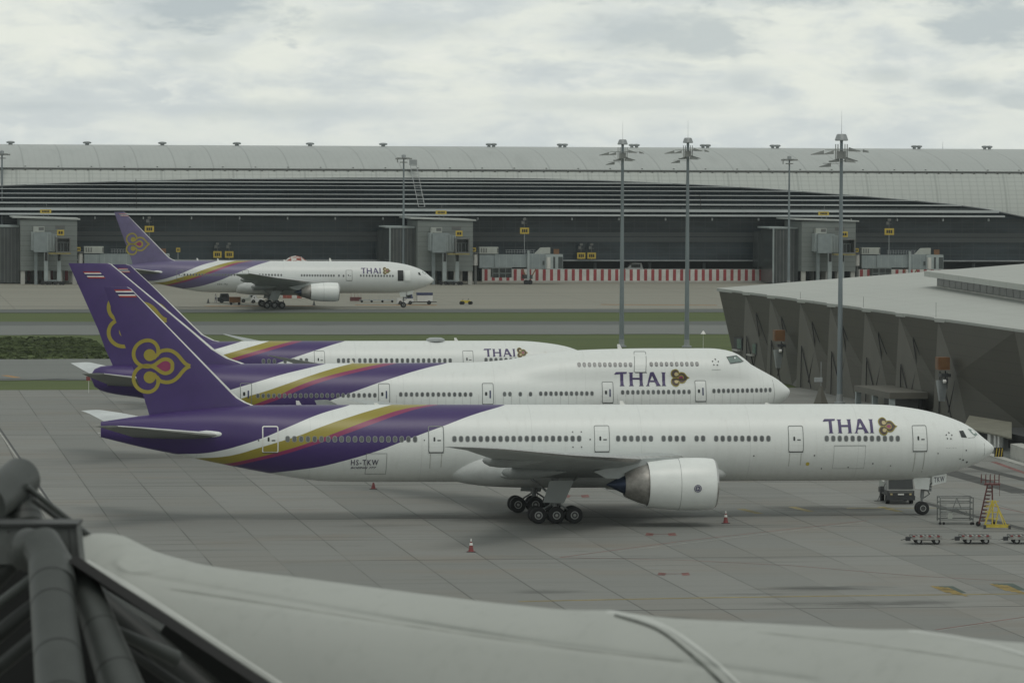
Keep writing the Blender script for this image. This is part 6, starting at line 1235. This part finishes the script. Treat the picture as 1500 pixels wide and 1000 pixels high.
bk = MB(); q_ = [P(-40, 760, 50.6), P(108, 775, 50.6), P(160, 850, 50.6), P(600, 1090, 50.6), P(-40, 1090, 50.6)]; bk.add(q_ + [p + Vector((0, .3, 0)) for p in q_], [(0, 1, 2, 3, 4), (9, 8, 7, 6, 5)] + [(i, (i + 1) % 5, 5 + (i + 1) % 5, 5 + i) for i in range(5)]); under(bk.build('shade_backing', m_shade, None), tr)  # dark sheet added to stand for the shade behind the tubes
# ------------------------------------------------------------------ HAZE
hz = MB().bb((-700, -40, -1.5), (800, 1500, 45)).build('haze', m_white); tag(hz, kind='stuff'); hm = bpy.data.materials.new('haze_air'); hm.use_nodes = True; t = hm.node_tree; t.nodes.clear()
pv_ = N(t, 'ShaderNodeVolumePrincipled'); pv_.inputs['Color'].default_value = (.86, .95, 1, 1); pv_.inputs['Density'].default_value = .00004; pv_.inputs['Anisotropy'].default_value = .2
mo_ = N(t, 'ShaderNodeOutputMaterial'); t.links.new(pv_.outputs[0], mo_.inputs['Volume']); hz.data.materials.clear(); hz.data.materials.append(hm)
sc.cycles.volume_bounces = 1

# one ground crew member under the tail of the distant airliner
def person(p, rz, label):
    r_ = empty('person', p, rz, label, 'person')
    pts = {'pelvis': ((0, 0, .95), .15), 'waist': ((0, 0, 1.1), .14), 'chest': ((0, 0, 1.33), .165), 'neck': ((0, 0, 1.5), .06), 'head': ((0, -.02, 1.62), .095), 'crown': ((0, -.01, 1.71), .075),
           'hl': ((.1, 0, .9), .1), 'kl': ((.12, -.03, .5), .065), 'al': ((.14, .02, .1), .045), 'tl': ((.15, -.13, .04), .04), 'hr': ((-.1, 0, .9), .1), 'kr': ((-.12, .02, .5), .065), 'ar': ((-.13, .1, .1), .045), 'tr': ((-.13, -.05, .04), .04),
           'sl': ((.2, 0, 1.42), .06), 'el': ((.25, .03, 1.15), .045), 'wl': ((.25, -.08, .92), .032), 'fl': ((.25, -.12, .84), .03), 'sr': ((-.2, 0, 1.42), .06), 'er': ((-.27, -.02, 1.17), .045), 'wr': ((-.22, -.2, 1.02), .032), 'fr': ((-.2, -.27, .98), .03)}
    nm = list(pts); ed = [('pelvis', 'waist'), ('waist', 'chest'), ('chest', 'neck'), ('neck', 'head'), ('head', 'crown'), ('pelvis', 'hl'), ('hl', 'kl'), ('kl', 'al'), ('al', 'tl'), ('pelvis', 'hr'), ('hr', 'kr'), ('kr', 'ar'), ('ar', 'tr'), ('chest', 'sl'), ('sl', 'el'), ('el', 'wl'), ('wl', 'fl'), ('chest', 'sr'), ('sr', 'er'), ('er', 'wr'), ('wr', 'fr')]
    me = bpy.data.meshes.new('body'); me.from_pydata([pts[n][0] for n in nm], [(nm.index(a), nm.index(b)) for a, b in ed], []); o = bpy.data.objects.new('body', me); COL.objects.link(o); o.parent = r_
    o.modifiers.new('skin', 'SKIN'); o.modifiers.new('sub', 'SUBSURF').levels = 1
    for i, n in enumerate(nm): me.skin_vertices[0].data[i].radius = (pts[n][1],) * 2
    me.skin_vertices[0].data[0].use_root = True; dg = bpy.context.evaluated_depsgraph_get(); dg.update(); m2 = bpy.data.meshes.new_from_object(o.evaluated_get(dg)); o.modifiers.clear(); o.data = m2
    for m in (m_flagblue, m_strw, pm('skin', (.25, .14, .09), .6)): m2.materials.append(m)
    for f in m2.polygons: f.material_index = 0 if f.center.z < 1.0 else (1 if f.center.z < 1.49 and abs(f.center.x) < .3 and f.center.z > 1.0 else 2)
    MB().lathe([(1.6, .1), (1.68, .11), (1.75, .06), (1.77, .01)], (0, 0, 0), 'Z', 12).build('cap', m_flagblue, r_, True)
person(G(316, 443), .4, 'ground worker in pale shirt and dark trousers standing under the tail of the distant airliner')
